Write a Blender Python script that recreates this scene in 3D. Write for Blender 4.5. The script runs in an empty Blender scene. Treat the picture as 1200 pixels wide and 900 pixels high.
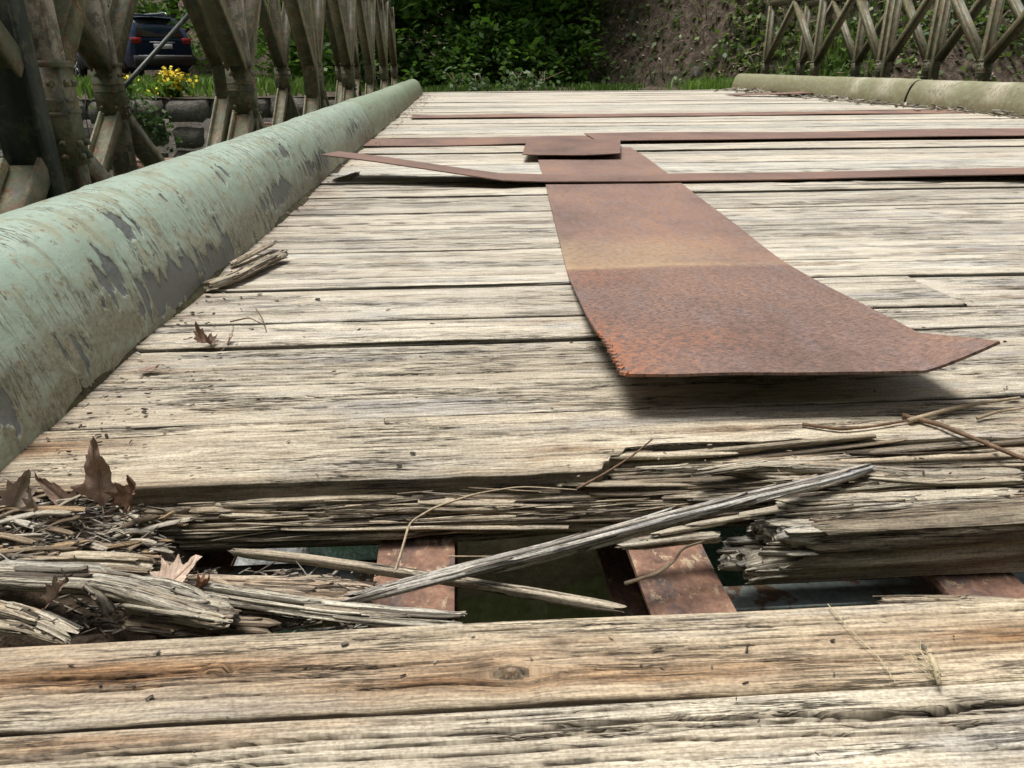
import bpy, math, random
import numpy as np
from mathutils import Vector, Matrix

R = math.radians
sc = bpy.context.scene
COL = sc.collection

# ------------------------------------------------------------------ camera
CAM_H = 0.32
F = 901.0 / 1200.0
YAW, PITCH, ROLL = R(3.70), R(22.6), R(-0.35)
fwd_h = Vector((math.sin(YAW), math.cos(YAW), 0))
right0 = Vector((math.cos(YAW), -math.sin(YAW), 0))
fwd = math.cos(PITCH) * fwd_h - math.sin(PITCH) * Vector((0, 0, 1))
up0 = math.sin(PITCH) * fwd_h + math.cos(PITCH) * Vector((0, 0, 1))
right = math.cos(ROLL) * right0 + math.sin(ROLL) * up0
up = -math.sin(ROLL) * right0 + math.cos(ROLL) * up0
CAM = Vector((0, 0, CAM_H))
cam_data = bpy.data.cameras.new("camera")
cam = bpy.data.objects.new("camera", cam_data)
COL.objects.link(cam)
cam_data.sensor_width = 36
cam_data.lens = 36 * F
cam_data.clip_start = 0.02
cam_data.clip_end = 1000
m = Matrix((right, up, -fwd)).transposed().to_4x4()
m.translation = CAM
cam.matrix_world = m
sc.camera = cam
cam_data.dof.use_dof = True
cam_data.dof.focus_distance = 0.72
cam_data.dof.aperture_fstop = 64

# ------------------------------------------------------------------ light
SUN_EL, SUN_AZ = R(76), R(-58)          # azimuth measured from +Y towards +X
w = bpy.data.worlds.new("World")
sc.world = w
w.use_nodes = True
wn = w.node_tree
sky = wn.nodes.new('ShaderNodeTexSky')
sky.sky_type = 'NISHITA'
sky.sun_disc = False
sky.sun_elevation = SUN_EL
sky.sun_rotation = SUN_AZ
sky.air_density = 1.0
sky.dust_density = 4.0
sky.ozone_density = 1.0
hs = wn.nodes.new('ShaderNodeHueSaturation')
hs.inputs['Saturation'].default_value = 0.25     # a veil of cloud greys the blue
bg = wn.nodes['Background']
bg.inputs['Strength'].default_value = 0.068
wn.links.new(sky.outputs[0], hs.inputs['Color'])
wn.links.new(hs.outputs[0], bg.inputs['Color'])
sun_d = bpy.data.lights.new("sun", 'SUN')
sun_d.energy = 2.5
sun_d.angle = R(26)
sun_d.color = (1.0, 0.975, 0.935)
sun = bpy.data.objects.new("sun", sun_d)
COL.objects.link(sun)
sd = Vector((math.sin(SUN_AZ) * math.cos(SUN_EL), math.cos(SUN_AZ) * math.cos(SUN_EL), math.sin(SUN_EL)))
sun.rotation_euler = sd.to_track_quat('Z', 'Y').to_euler()
sun.location = (0, 0, 20)
vs = sc.view_settings
vs.view_transform = 'Standard'
vs.look = 'None'
vs.exposure = 0.76
vs.gamma = 1

# ------------------------------------------------------------------ helpers
def ray(px, py):
    return fwd + right * ((px - 600) / 901.0) + up * ((450 - py) / 901.0)
def P(px, py, z=0.0):                    # the point of height z seen at a photo pixel
    r = ray(px, py)
    t = (z - CAM_H) / r.z
    return CAM + r * t
def PY(px, py, y):                       # the point at distance y along the bridge
    r = ray(px, py)
    return CAM + r * (y / r.y)

def tag(o, label=None, cat=None, group=None, kind=None):
    if label: o['label'] = label
    if cat: o['category'] = cat
    if group: o['group'] = group
    if kind: o['kind'] = kind
    return o
def thing(name, label, cat, loc=(0, 0, 0), rz=0, group=None):
    o = bpy.data.objects.new(name, None)
    COL.objects.link(o)
    o.location = loc
    o.rotation_euler = (0, 0, rz)
    o.empty_display_size = 0.1
    return tag(o, label, cat, group)

def mesh_np(name, V, Fs, smooth=True, attrs=None):
    """V (n,3); Fs list of index arrays (m,3) or (m,4)."""
    V = np.asarray(V, dtype=np.float32)
    me = bpy.data.meshes.new(name)
    me.vertices.add(len(V))
    me.vertices.foreach_set('co', V.ravel())
    loops, starts, n = [], [], 0
    for Fa in Fs:
        Fa = np.asarray(Fa, dtype=np.int32)
        if len(Fa) == 0: continue
        k = Fa.shape[1]
        loops.append(Fa.ravel())
        starts.append(n + np.arange(len(Fa), dtype=np.int32) * k)
        n += Fa.size
    loops = np.concatenate(loops); starts = np.concatenate(starts)
    me.loops.add(len(loops)); me.loops.foreach_set('vertex_index', loops)
    me.polygons.add(len(starts)); me.polygons.foreach_set('loop_start', starts)
    if smooth: me.polygons.foreach_set('use_smooth', np.ones(len(starts), dtype=bool))
    me.update(calc_edges=True)
    if attrs:
        for k, a in attrs.items():
            a = np.asarray(a, dtype=np.float32)
            if a.ndim == 1:
                at = me.attributes.new(k, 'FLOAT', 'POINT'); at.data.foreach_set('value', a)
            else:
                at = me.attributes.new(k, 'FLOAT_VECTOR', 'POINT'); at.data.foreach_set('vector', a.ravel())
    me.validate()
    return me
def obj(name, me, mat, parent=None, loc=None, color=None):
    o = bpy.data.objects.new(name, me)
    COL.objects.link(o)
    if mat is not None and len(me.materials) == 0: me.materials.append(mat)
    if parent is not None: o.parent = parent
    if loc is not None: o.location = loc
    if color is not None: o.color = (*color, 1) if len(color) == 3 else color
    return o
def grid_faces(nu, nv, off=0, close_v=False):
    a = np.arange(nu - 1)[:, None]
    nvv = nv if close_v else nv - 1
    b = np.arange(nvv)[None, :]
    b2 = (b + 1) % nv
    return np.stack([a * nv + b, (a + 1) * nv + b, (a + 1) * nv + b2, a * nv + b2], -1).reshape(-1, 4) + off

# value noise, vectorised
def _h(ix, iy, s):
    n = (ix.astype(np.int64) * 374761393 + iy.astype(np.int64) * 668265263 + s * 974634521) & 0xffffffff
    n = ((n ^ (n >> 13)) * 1274126177) & 0xffffffff
    n = (n ^ (n >> 16)) & 0xffffffff
    return n / 4294967295.0
def vn(x, y, s=0):
    x, y = np.broadcast_arrays(np.asarray(x, float), np.asarray(y, float))
    ix = np.floor(x); iy = np.floor(y)
    fx = x - ix; fy = y - iy
    fx = fx * fx * fx * (fx * (fx * 6 - 15) + 10); fy = fy * fy * fy * (fy * (fy * 6 - 15) + 10)
    a = _h(ix, iy, s); b = _h(ix + 1, iy, s); c = _h(ix, iy + 1, s); d = _h(ix + 1, iy + 1, s)
    return (a + (b - a) * fx) * (1 - fy) + (c + (d - c) * fx) * fy
def fbm(x, y, o=4, s=0, g=0.5):
    t = 0; a = 1; tot = 0
    for i in range(o):
        t = t + a * vn(x * 2 ** i, y * 2 ** i, s + i * 17); tot += a; a *= g
    return t / tot * 2 - 1          # -1..1
def sstep(a, b, x):
    t = np.clip((x - a) / (b - a), 0, 1)
    return t * t * (3 - 2 * t)

def tube_geo(pts, rad, n=8, squash=1.0):
    pts = np.asarray(pts, float); k = len(pts)
    rad = np.broadcast_to(np.asarray(rad, float), (k,))
    d = np.gradient(pts, axis=0); d /= np.linalg.norm(d, axis=1)[:, None] + 1e-9
    ref = np.array([0.13, 0.21, 1.0]) if abs(d[:, 2]).mean() < 0.8 else np.array([1.0, 0.1, 0.07])
    u = np.cross(d, ref); u /= np.linalg.norm(u, axis=1)[:, None] + 1e-9
    v = np.cross(u, d)
    a = np.arange(n) / n * 2 * math.pi
    V = pts[:, None, :] + rad[:, None, None] * (np.cos(a)[None, :, None] * u[:, None, :] + squash * np.sin(a)[None, :, None] * v[:, None, :])
    V = V.reshape(-1, 3)
    Fq = grid_faces(k, n, 0, True)
    V = np.vstack([V, pts[:1], pts[-1:]])
    c0, c1 = k * n, k * n + 1
    i = np.arange(n); j = (i + 1) % n
    T = np.vstack([np.stack([np.full(n, c0), i, j], 1), np.stack([np.full(n, c1), (k - 1) * n + j, (k - 1) * n + i], 1)])
    return V, Fq, T
class Geo:                                # collects pieces into one mesh
    def __init__(s): s.V = []; s.Q = []; s.T = []; s.n = 0; s.A = {}
    def add(s, V, Q=None, T=None, **attrs):
        s.V.append(np.asarray(V, float))
        if Q is not None and len(Q): s.Q.append(np.asarray(Q) + s.n)
        if T is not None and len(T): s.T.append(np.asarray(T) + s.n)
        for k, a in attrs.items(): s.A.setdefault(k, []).append(np.asarray(a, float))
        s.n += len(V)
    def box(s, c, d, M=None):
        c = np.asarray(c, float); d = np.asarray(d, float) / 2
        V = np.array([[x, y, z] for x in (-1, 1) for y in (-1, 1) for z in (-1, 1)], float) * d
        if M is not None: V = V @ np.asarray(M).T
        s.add(V + c, [[0, 1, 3, 2], [4, 6, 7, 5], [0, 4, 5, 1], [2, 3, 7, 6], [0, 2, 6, 4], [1, 5, 7, 3]])
    def tube(s, pts, rad, n=8, **kw):
        V, Q, T = tube_geo(pts, rad, n); s.add(V, Q, T, **{k: np.full(len(V), a) for k, a in kw.items()})
    def mesh(s, name, smooth=True):
        Fs = []
        if s.Q: Fs.append(np.vstack(s.Q))
        if s.T: Fs.append(np.vstack(s.T))
        return mesh_np(name, np.vstack(s.V), Fs, smooth, {k: (np.concatenate(a) if a[0].ndim == 1 else np.vstack(a)) for k, a in s.A.items()})

# ------------------------------------------------------------------ node materials
class NT:
    def __init__(s, name):
        s.mat = bpy.data.materials.new(name); s.mat.use_nodes = True
        s.t = s.mat.node_tree; s.b = s.t.nodes['Principled BSDF']; s.out = s.t.nodes['Material Output']
    def n(s, typ, **kw):
        nd = s.t.nodes.new(typ)
        for k, v in kw.items(): setattr(nd, k, v)
        return nd
    def put(s, sock, v):
        if isinstance(v, bpy.types.NodeSocket): s.t.links.new(v, sock)
        elif v is not None:
            if hasattr(sock.default_value, '__len__'):
                v = tuple(v)
                if len(sock.default_value) == 4 and len(v) == 3: v = (*v, 1)
            sock.default_value = v
    def math(s, op, a, b=None, c=None, clamp=False):
        nd = s.n('ShaderNodeMath', operation=op); nd.use_clamp = clamp
        s.put(nd.inputs[0], a)
        if b is not None: s.put(nd.inputs[1], b)
        if c is not None: s.put(nd.inputs[2], c)
        return nd.outputs[0]
    def vmath(s, op, a, b):
        nd = s.n('ShaderNodeVectorMath', operation=op)
        s.put(nd.inputs[0], a); s.put(nd.inputs[1], b)
        return nd.outputs[0]
    def noise(s, vec, scale=1.0, detail=3, rough=0.55, dist=0.0):
        nd = s.n('ShaderNodeTexNoise')
        s.put(nd.inputs['Vector'], vec); nd.inputs['Scale'].default_value = scale
        nd.inputs['Detail'].default_value = detail; nd.inputs['Roughness'].default_value = rough
        nd.inputs['Distortion'].default_value = dist
        return nd.outputs[0]
    def voro(s, vec, scale, feature='F1', out=0):
        nd = s.n('ShaderNodeTexVoronoi', feature=feature)
        s.put(nd.inputs['Vector'], vec); nd.inputs['Scale'].default_value = scale
        return nd.outputs[out]
    def ramp(s, fac, stops, interp='LINEAR'):
        nd = s.n('ShaderNodeValToRGB'); cr = nd.color_ramp; cr.interpolation = interp
        while len(cr.elements) < len(stops): cr.elements.new(0.5)
        for e, (p, c) in zip(cr.elements, stops):
            e.position = p; e.color = (*c, 1) if len(c) == 3 else c
        s.put(nd.inputs[0], fac)
        return nd.outputs[0]
    def mr(s, v, a, b, c=0.0, d=1.0, smooth=True):
        nd = s.n('ShaderNodeMapRange'); nd.interpolation_type = 'SMOOTHSTEP' if smooth else 'LINEAR'
        s.put(nd.inputs[0], v)
        for i, x in enumerate((a, b, c, d)): nd.inputs[i + 1].default_value = x
        return nd.outputs[0]
    def mix(s, f, a, b, mode='MIX'):
        nd = s.n('ShaderNodeMix', data_type='RGBA', blend_type=mode)
        s.put(nd.inputs[0], f); s.put(nd.inputs[6], a); s.put(nd.inputs[7], b)
        return nd.outputs[2]
    def attr(s, name, out='Vector'):
        return s.n('ShaderNodeAttribute', attribute_name=name).outputs[out]
    def objco(s): return s.n('ShaderNodeTexCoord').outputs['Object']
    def oinfo(s, out): return s.n('ShaderNodeObjectInfo').outputs[out]
    def scale(s, v, xyz): return s.vmath('MULTIPLY', v, xyz)
    def bump(s, h, strength=0.5, dist=0.002, prev=None):
        nd = s.n('ShaderNodeBump'); nd.inputs['Strength'].default_value = strength; nd.inputs['Distance'].default_value = dist
        s.put(nd.inputs['Height'], h)
        if prev is not None: s.put(nd.inputs['Normal'], prev)
        return nd.outputs[0]
    def done(s, color, rough=0.8, normal=None, metallic=0.0, spec=None):
        s.put(s.b.inputs['Base Color'], color); s.put(s.b.inputs['Roughness'], rough)
        s.put(s.b.inputs['Metallic'], metallic)
        if spec is not None: s.b.inputs['Specular IOR Level'].default_value = spec
        if normal is not None: s.put(s.b.inputs['Normal'], normal)
        return s.mat

def mat_wood():
    N = NT('weathered wood')
    rnd = N.oinfo('Random')
    cmb = N.n('ShaderNodeCombineXYZ')
    N.put(cmb.inputs[0], N.math('MULTIPLY', rnd, 37.0)); N.put(cmb.inputs[1], N.math('MULTIPLY', rnd, 11.0)); N.put(cmb.inputs[2], N.math('MULTIPLY', rnd, 5.0))
    g = N.vmath('ADD', N.attr('grain'), cmb.outputs[0])
    A = N.noise(N.scale(g, (2.6, 42, 42)), 1, 6, 0.7)
    B = N.noise(N.scale(g, (26, 520, 520)), 1, 4, 0.75)
    C = N.noise(N.scale(g, (3.6, 95, 95)), 1, 5, 0.66, 0.25)
    C2 = N.noise(N.scale(g, (9.0, 230, 230)), 1, 4, 0.66, 0.2)
    M = N.noise(N.scale(g, (5.0, 22, 22)), 1, 4, .65)
    D = N.noise(N.scale(g, (2.6, 17, 17)), 1, 6, 0.72)
    H = N.noise(N.scale(g, (1.7, 4, 4)), 1, 4, .6)
    E = N.noise(N.scale(g, (420, 600, 600)), 1, 2)
    G = N.noise(N.scale(g, (7, 20, 20)), 1, 4, .65)
    col = N.ramp(A, [(0.25, (.30, .255, .20)), (0.38, (.43, .385, .315)), (0.50, (.535, .49, .41)), (0.62, (.61, .575, .495)), (0.76, (.66, .635, .57))])
    col = N.mix(N.mr(D, .50, .66, 0, .85), col, N.ramp(B, [(.3, (.27, .265, .265)), (.7, (.46, .455, .45))]))
    col = N.mix(N.mr(G, .58, .76, 0, .6), col, (.37, .25, .14))
    col = N.mix(N.mr(H, .50, .68, 0, .42), col, N.ramp(A, [(.3, (.20, .185, .165)), (.7, (.42, .40, .365))]))
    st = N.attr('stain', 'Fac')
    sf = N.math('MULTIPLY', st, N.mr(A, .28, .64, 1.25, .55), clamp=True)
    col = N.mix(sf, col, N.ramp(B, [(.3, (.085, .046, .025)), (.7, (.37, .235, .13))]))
    col = N.mix(N.oinfo('Alpha'), col, N.mix(1.0, col, N.ramp(B, [(.28, (.40, .37, .34)), (.45, (.80, .79, .77)), (.6, (1.05, 1.05, 1.04)), (.75, (1.2, 1.19, 1.17))]), 'MULTIPLY'))
    col = N.mix(1.0, col, N.ramp(B, [(.22, (.62, .60, .57)), (.40, (.87, .86, .85)), (.56, (1.0, 1.0, 1.0)), (.78, (1.12, 1.12, 1.11))]), 'MULTIPLY')
    col = N.mix(1.0, col, N.ramp(E, [(.3, (.70, .68, .66)), (.6, (1.1, 1.1, 1.1))]), 'MULTIPLY')
    # checks: thin dark lines running with the grain
    def lines(n_, w0, w1, lo, hi, top):
        ca = N.math('ABSOLUTE', N.math('SUBTRACT', n_, 0.5))
        return N.math('MULTIPLY', N.mr(ca, w0, w1, 1, 0), N.mr(M, lo, hi, 0, top))
    crack = N.math('MAXIMUM', lines(C, .003, .016, .46, .56, 1.0), lines(C2, .004, .022, .50, .60, .9))
    wear = N.oinfo('Alpha')
    crack = N.math('MULTIPLY', crack, wear)
    col = N.mix(crack, col, (.03, .022, .016))
    col = N.mix(N.attr('dirt', 'Fac'), col, (.02, .015, .011))  # mask holds dirt plus painted shade of cracks and joints
    col = N.mix(1.0, col, N.oinfo('Color'), 'MULTIPLY')
    hgt = N.math('SUBTRACT', N.math('MULTIPLY', B, 0.6), N.math('MULTIPLY', crack, 1.5))
    hgt = N.math('ADD', hgt, N.math('MULTIPLY', A, .8))
    return N.done(col, N.mr(A, .3, .7, .65, .85), N.bump(hgt, 0.85, 0.0018), spec=0.3)

def mat_rust():
    N = NT('rusty steel plate')
    o = N.attr('puv')
    A = N.noise(N.scale(o, (3.5, 2.2, 1)), 1, 5, 0.62)
    B = N.noise(o, 90, 4, 0.7)
    S = N.noise(N.scale(o, (150, 430, 1)), 1, 5, 0.8)
    Fg = N.noise(N.scale(o, (40, 12, 1)), 1, 4, 0.6)
    col = N.ramp(A, [(.28, (.13, .082, .066)), (.45, (.215, .135, .105)), (.58, (.28, .17, .125)), (.75, (.34, .195, .12))])
    col = N.mix(N.mr(Fg, .45, .7, 0, .5), col, (.22, .17, .165))
    col = N.mix(1.0, col, N.ramp(B, [(.3, (.70, .68, .68)), (.65, (1.12, 1.1, 1.08))]), 'MULTIPLY')
    ye = N.math('MULTIPLY', N.attr('yellow', 'Fac'), N.mr(A, .3, .62, .55, 1.0), clamp=True)
    col = N.mix(ye, col, N.ramp(B, [(.3, (.36, .24, .13)), (.7, (.52, .39, .23))]))
    oe = N.math('MULTIPLY', N.attr('orange', 'Fac'), N.mr(B, .38, .6), clamp=True)
    col = N.mix(oe, col, (.42, .145, .055))
    spk = N.math('MULTIPLY', N.attr('speckle', 'Fac'), N.mr(S, .505, .57, 0, 1), clamp=True)
    col = N.mix(spk, col, (.04, .034, .034))
    col = N.mix(1.0, col, N.oinfo('Color'), 'MULTIPLY')
    return N.done(col, N.mr(B, .3, .7, .52, .78), N.bump(N.math('ADD', B, S), 0.35, 0.0012), spec=0.45)

def mat_simple_rust(name='stringer rust'):
    N = NT(name)
    o = N.objco()
    A = N.noise(N.scale(o, (22, 22, 22)), 1, 5, 0.65)
    B = N.noise(o, 160, 4, 0.7)
    W = N.noise(N.scale(o, (70, 40, 40)), 1, 5, 0.75)
    col = N.ramp(A, [(.34, (.08, .05, .04)), (.46, (.185, .108, .078)), (.57, (.27, .155, .105)), (.7, (.36, .24, .15))])
    col = N.mix(N.mr(W, .53, .62, 0, .8), col, (.46, .37, .25))
    col = N.mix(N.mr(N.noise(N.scale(o, (30, 12, 30)), 1, 5, .7), .54, .64, 0, .8), col, (.10, .085, .085))
    col = N.mix(1.0, col, N.ramp(B, [(.3, (.65, .62, .6)), (.65, (1.15, 1.12, 1.1))]), 'MULTIPLY')
    return N.done(col, 0.75, N.bump(N.math('ADD', B, A), 0.5, 0.002), spec=0.3)

def mat_kerb():
    N = NT('peeling green paint')
    o = N.attr('kuv')        # metres along, metres round the section, -
    big = N.noise(N.scale(o, (5, 9, 1)), 1, 5, 0.62)
    mid = N.noise(N.scale(o, (16, 26, 1)), 1, 5, 0.68, 0.4)
    fin = N.noise(N.scale(o, (120, 150, 1)), 1, 4, 0.7)
    drip = N.noise(N.scale(o, (42, 7, 1)), 1, 4, 0.6)
    edge = N.noise(N.scale(o, (85, 20, 1)), 1, 5, 0.72, .15)
    paint = N.ramp(big, [(.25, (.32, .415, .33)), (.5, (.41, .52, .425)), (.75, (.50, .60, .505))])
    paint = N.mix(N.mr(mid, .52, .60, 0, .8), paint, (.40, .42, .30))
    paint = N.mix(N.mr(drip, .54, .60, 0, .65), paint, (.30, .32, .22))
    dirt = N.math('MULTIPLY', N.attr('low', 'Fac'), N.mr(mid, .30, .55, .45, 1.1), clamp=True)
    paint = N.mix(dirt, paint, N.ramp(fin, [(.35, (.17, .165, .12)), (.65, (.34, .33, .235))]))
    # beige flakes and rust freckles
    fl = N.noise(N.scale(o, (70, 34, 1)), 1, 5, 0.75, 0.5)
    paint = N.mix(N.mr(N.math('ADD', fl, N.math('MULTIPLY', big, .35)), .79, .84, 0, .9), paint, (.42, .37, .24))
    paint = N.mix(N.mr(N.math('ADD', fl, N.math('MULTIPLY', mid, .25)), .80, .83, 0, .85), paint, (.20, .125, .075))
    paint = N.mix(N.mr(fin, .63, .70, 0, .8), paint, (.13, .115, .085))
    ck_ = N.noise(N.scale(o, (95, 50, 1)), 1, 5, .72, .3)
    chipm = N.mr(N.math('ADD', ck_, N.math('MULTIPLY', mid, .5)), .89, .905)
    paint = N.mix(N.math('MULTIPLY', chipm, .9), paint, N.ramp(fin, [(.35, (.22, .17, .11)), (.65, (.42, .38, .28))]))
    # bare grey patches with torn lower-hanging edges
    pk = N.math('ADD', N.attr('pk', 'Fac'), N.math('MULTIPLY', N.math('SUBTRACT', edge, 0.5), 0.25))
    bare = N.mr(pk, .50, .515)
    rim = N.math('SUBTRACT', N.mr(pk, .42, .50), bare, clamp=True)
    grey = N.ramp(fin, [(.3, (.12, .128, .122)), (.7, (.20, .21, .20))])
    grey = N.mix(N.mr(mid, .55, .7, 0, .6), grey, (.20, .20, .15))
    col = N.mix(bare, paint, grey)
    col = N.mix(N.math('MULTIPLY', rim, 0.35), col, (.50, .54, .42))
    # hairline curls of lifting paint
    hc = N.math('ABSOLUTE', N.math('SUBTRACT', N.noise(N.scale(o, (58, 9, 1)), 1, 4, 0.65, 0.25), 0.5))
    hair = N.math('MULTIPLY', N.mr(hc, .004, .014, 1, 0), N.mr(big, .45, .62))
    hair = N.math('MULTIPLY', hair, N.math('SUBTRACT', 1.0, bare))
    col = N.mix(N.math('MULTIPLY', hair, .8), col, (.10, .10, .075))
    drop = N.math('MULTIPLY', N.attr('white', 'Fac'), N.mr(edge, .43, .50), clamp=True)
    col = N.mix(drop, col, (.62, .63, .62))
    col = N.mix(1.0, col, N.oinfo('Color'), 'MULTIPLY')
    h = N.math('ADD', N.math('MULTIPLY', fin, .25), N.math('MULTIPLY', bare, -0.5))
    h = N.math('ADD', h, N.math('MULTIPLY', fl, .5))
    h = N.math('SUBTRACT', h, N.math('MULTIPLY', hair, .7))
    h = N.math('SUBTRACT', h, N.math('MULTIPLY', chipm, .6))
    return N.done(col, N.mr(fin, .3, .7, .42, .62), N.bump(h, 1.0, 0.0022), spec=0.5)

def mat_truss(name, base, patina, rust, pf=(.46, .54), rf=(.54, .60)):
    N = NT(name)
    o = N.vmath('ADD', N.objco(), N.n('ShaderNodeObjectInfo').outputs['Location'])
    A = N.noise(N.scale(o, (20, 20, 20)), 1, 6, 0.72)
    A2 = N.noise(N.scale(o, (12, 12, 12)), 1.7, 6, 0.72)
    B = N.noise(o, 30, 6, 0.75, 0.4)
    Cn = N.noise(o, 130, 3, 0.7)
    col = N.mix(N.mr(A, pf[0], pf[1]), base, patina)
    col = N.mix(N.mr(A2, .58, .62, 0, .6), col, tuple(x * .62 + .03 for x in (patina[2], patina[2], patina[2])))
    col = N.mix(N.mr(B, rf[0], rf[1], 0, .9), col, rust)
    col = N.mix(N.mr(N.math('ADD', B, N.math('MULTIPLY', A, .3)), .74, .80, 0, .8), col, tuple(min(1, x * 1.6) for x in patina))
    col = N.mix(1.0, col, N.ramp(Cn, [(.3, (.75, .73, .70)), (.65, (1.12, 1.12, 1.12))]), 'MULTIPLY')
    return N.done(col, 0.5, N.bump(N.math('ADD', N.math('MULTIPLY', B, .5), Cn), 0.25, 0.0008), spec=0.5)

def mat_noise(name, stops, scale=10, rough=0.85, bump=0.4, bd=0.01, stretch=(1, 1, 1), fine=6, spec=0.3):
    N = NT(name)
    o = N.scale(N.objco(), stretch)
    A = N.noise(o, scale, 5, 0.65); B = N.noise(o, scale * fine, 4, 0.7)
    col = N.ramp(A, stops)
    col = N.mix(1.0, col, N.ramp(B, [(.3, (.7, .7, .7)), (.68, (1.2, 1.2, 1.2))]), 'MULTIPLY')
    return N.done(col, rough, N.bump(N.math('ADD', A, B), bump, bd), spec=spec)

def mat_leaf(name, lo, hi, rough=0.5, trans=0.25):
    N = NT(name)
    t = N.attr('tone', 'Fac')
    col = N.mix(t, lo, hi)
    N.done(col, rough, spec=0.35)
    tr = N.n('ShaderNodeBsdfTranslucent'); N.put(tr.inputs[0], N.mix(1.0, col, (1.3, 1.5, .7), 'MULTIPLY'))
    mx = N.n('ShaderNodeMixShader'); mx.inputs[0].default_value = trans
    N.t.links.new(N.b.outputs[0], mx.inputs[1]); N.t.links.new(tr.outputs[0], mx.inputs[2])
    N.t.links.new(mx.outputs[0], N.out.inputs[0])
    return N.mat
def mat_plain(name, c, rough=0.5, metallic=0.0, spec=0.5, emit=None):
    N = NT(name)
    A = N.noise(N.objco(), 25, 3)
    col = N.mix(1.0, c, N.ramp(A, [(.3, (.85, .85, .85)), (.7, (1.1, 1.1, 1.1))]), 'MULTIPLY')
    return N.done(col, rough, metallic=metallic, spec=spec)

WOOD = mat_wood()
RUST = mat_rust()
STR = mat_simple_rust()
KERB = mat_kerb()
TRUSS = mat_truss('patchy truss paint', (.115, .125, .07), (.20, .18, .11), (.15, .06, .026), (.47, .55), (.53, .58))
TRUSS_F = mat_truss('flaking truss paint', (.15, .135, .10), (.34, .30, .235), (.16, .075, .038))
TRUSS_D = mat_truss('dark green truss paint', (.022, .03, .024), (.06, .062, .042), (.07, .045, .03), (.5, .56), (.62, .7))
BLUE = mat_noise('grey blue steel paint', [(.3, (.10, .12, .11)), (.47, (.20, .235, .22)), (.53, (.22, .25, .23)), (.58, (.12, .075, .045))], 26, .55, .3, .001)
EARTH = mat_noise('dark crumbs', [(.3, (.05, .035, .025)), (.55, (.12, .085, .055)), (.75, (.24, .18, .12))], 60, .9, 1.0, .004)

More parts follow.
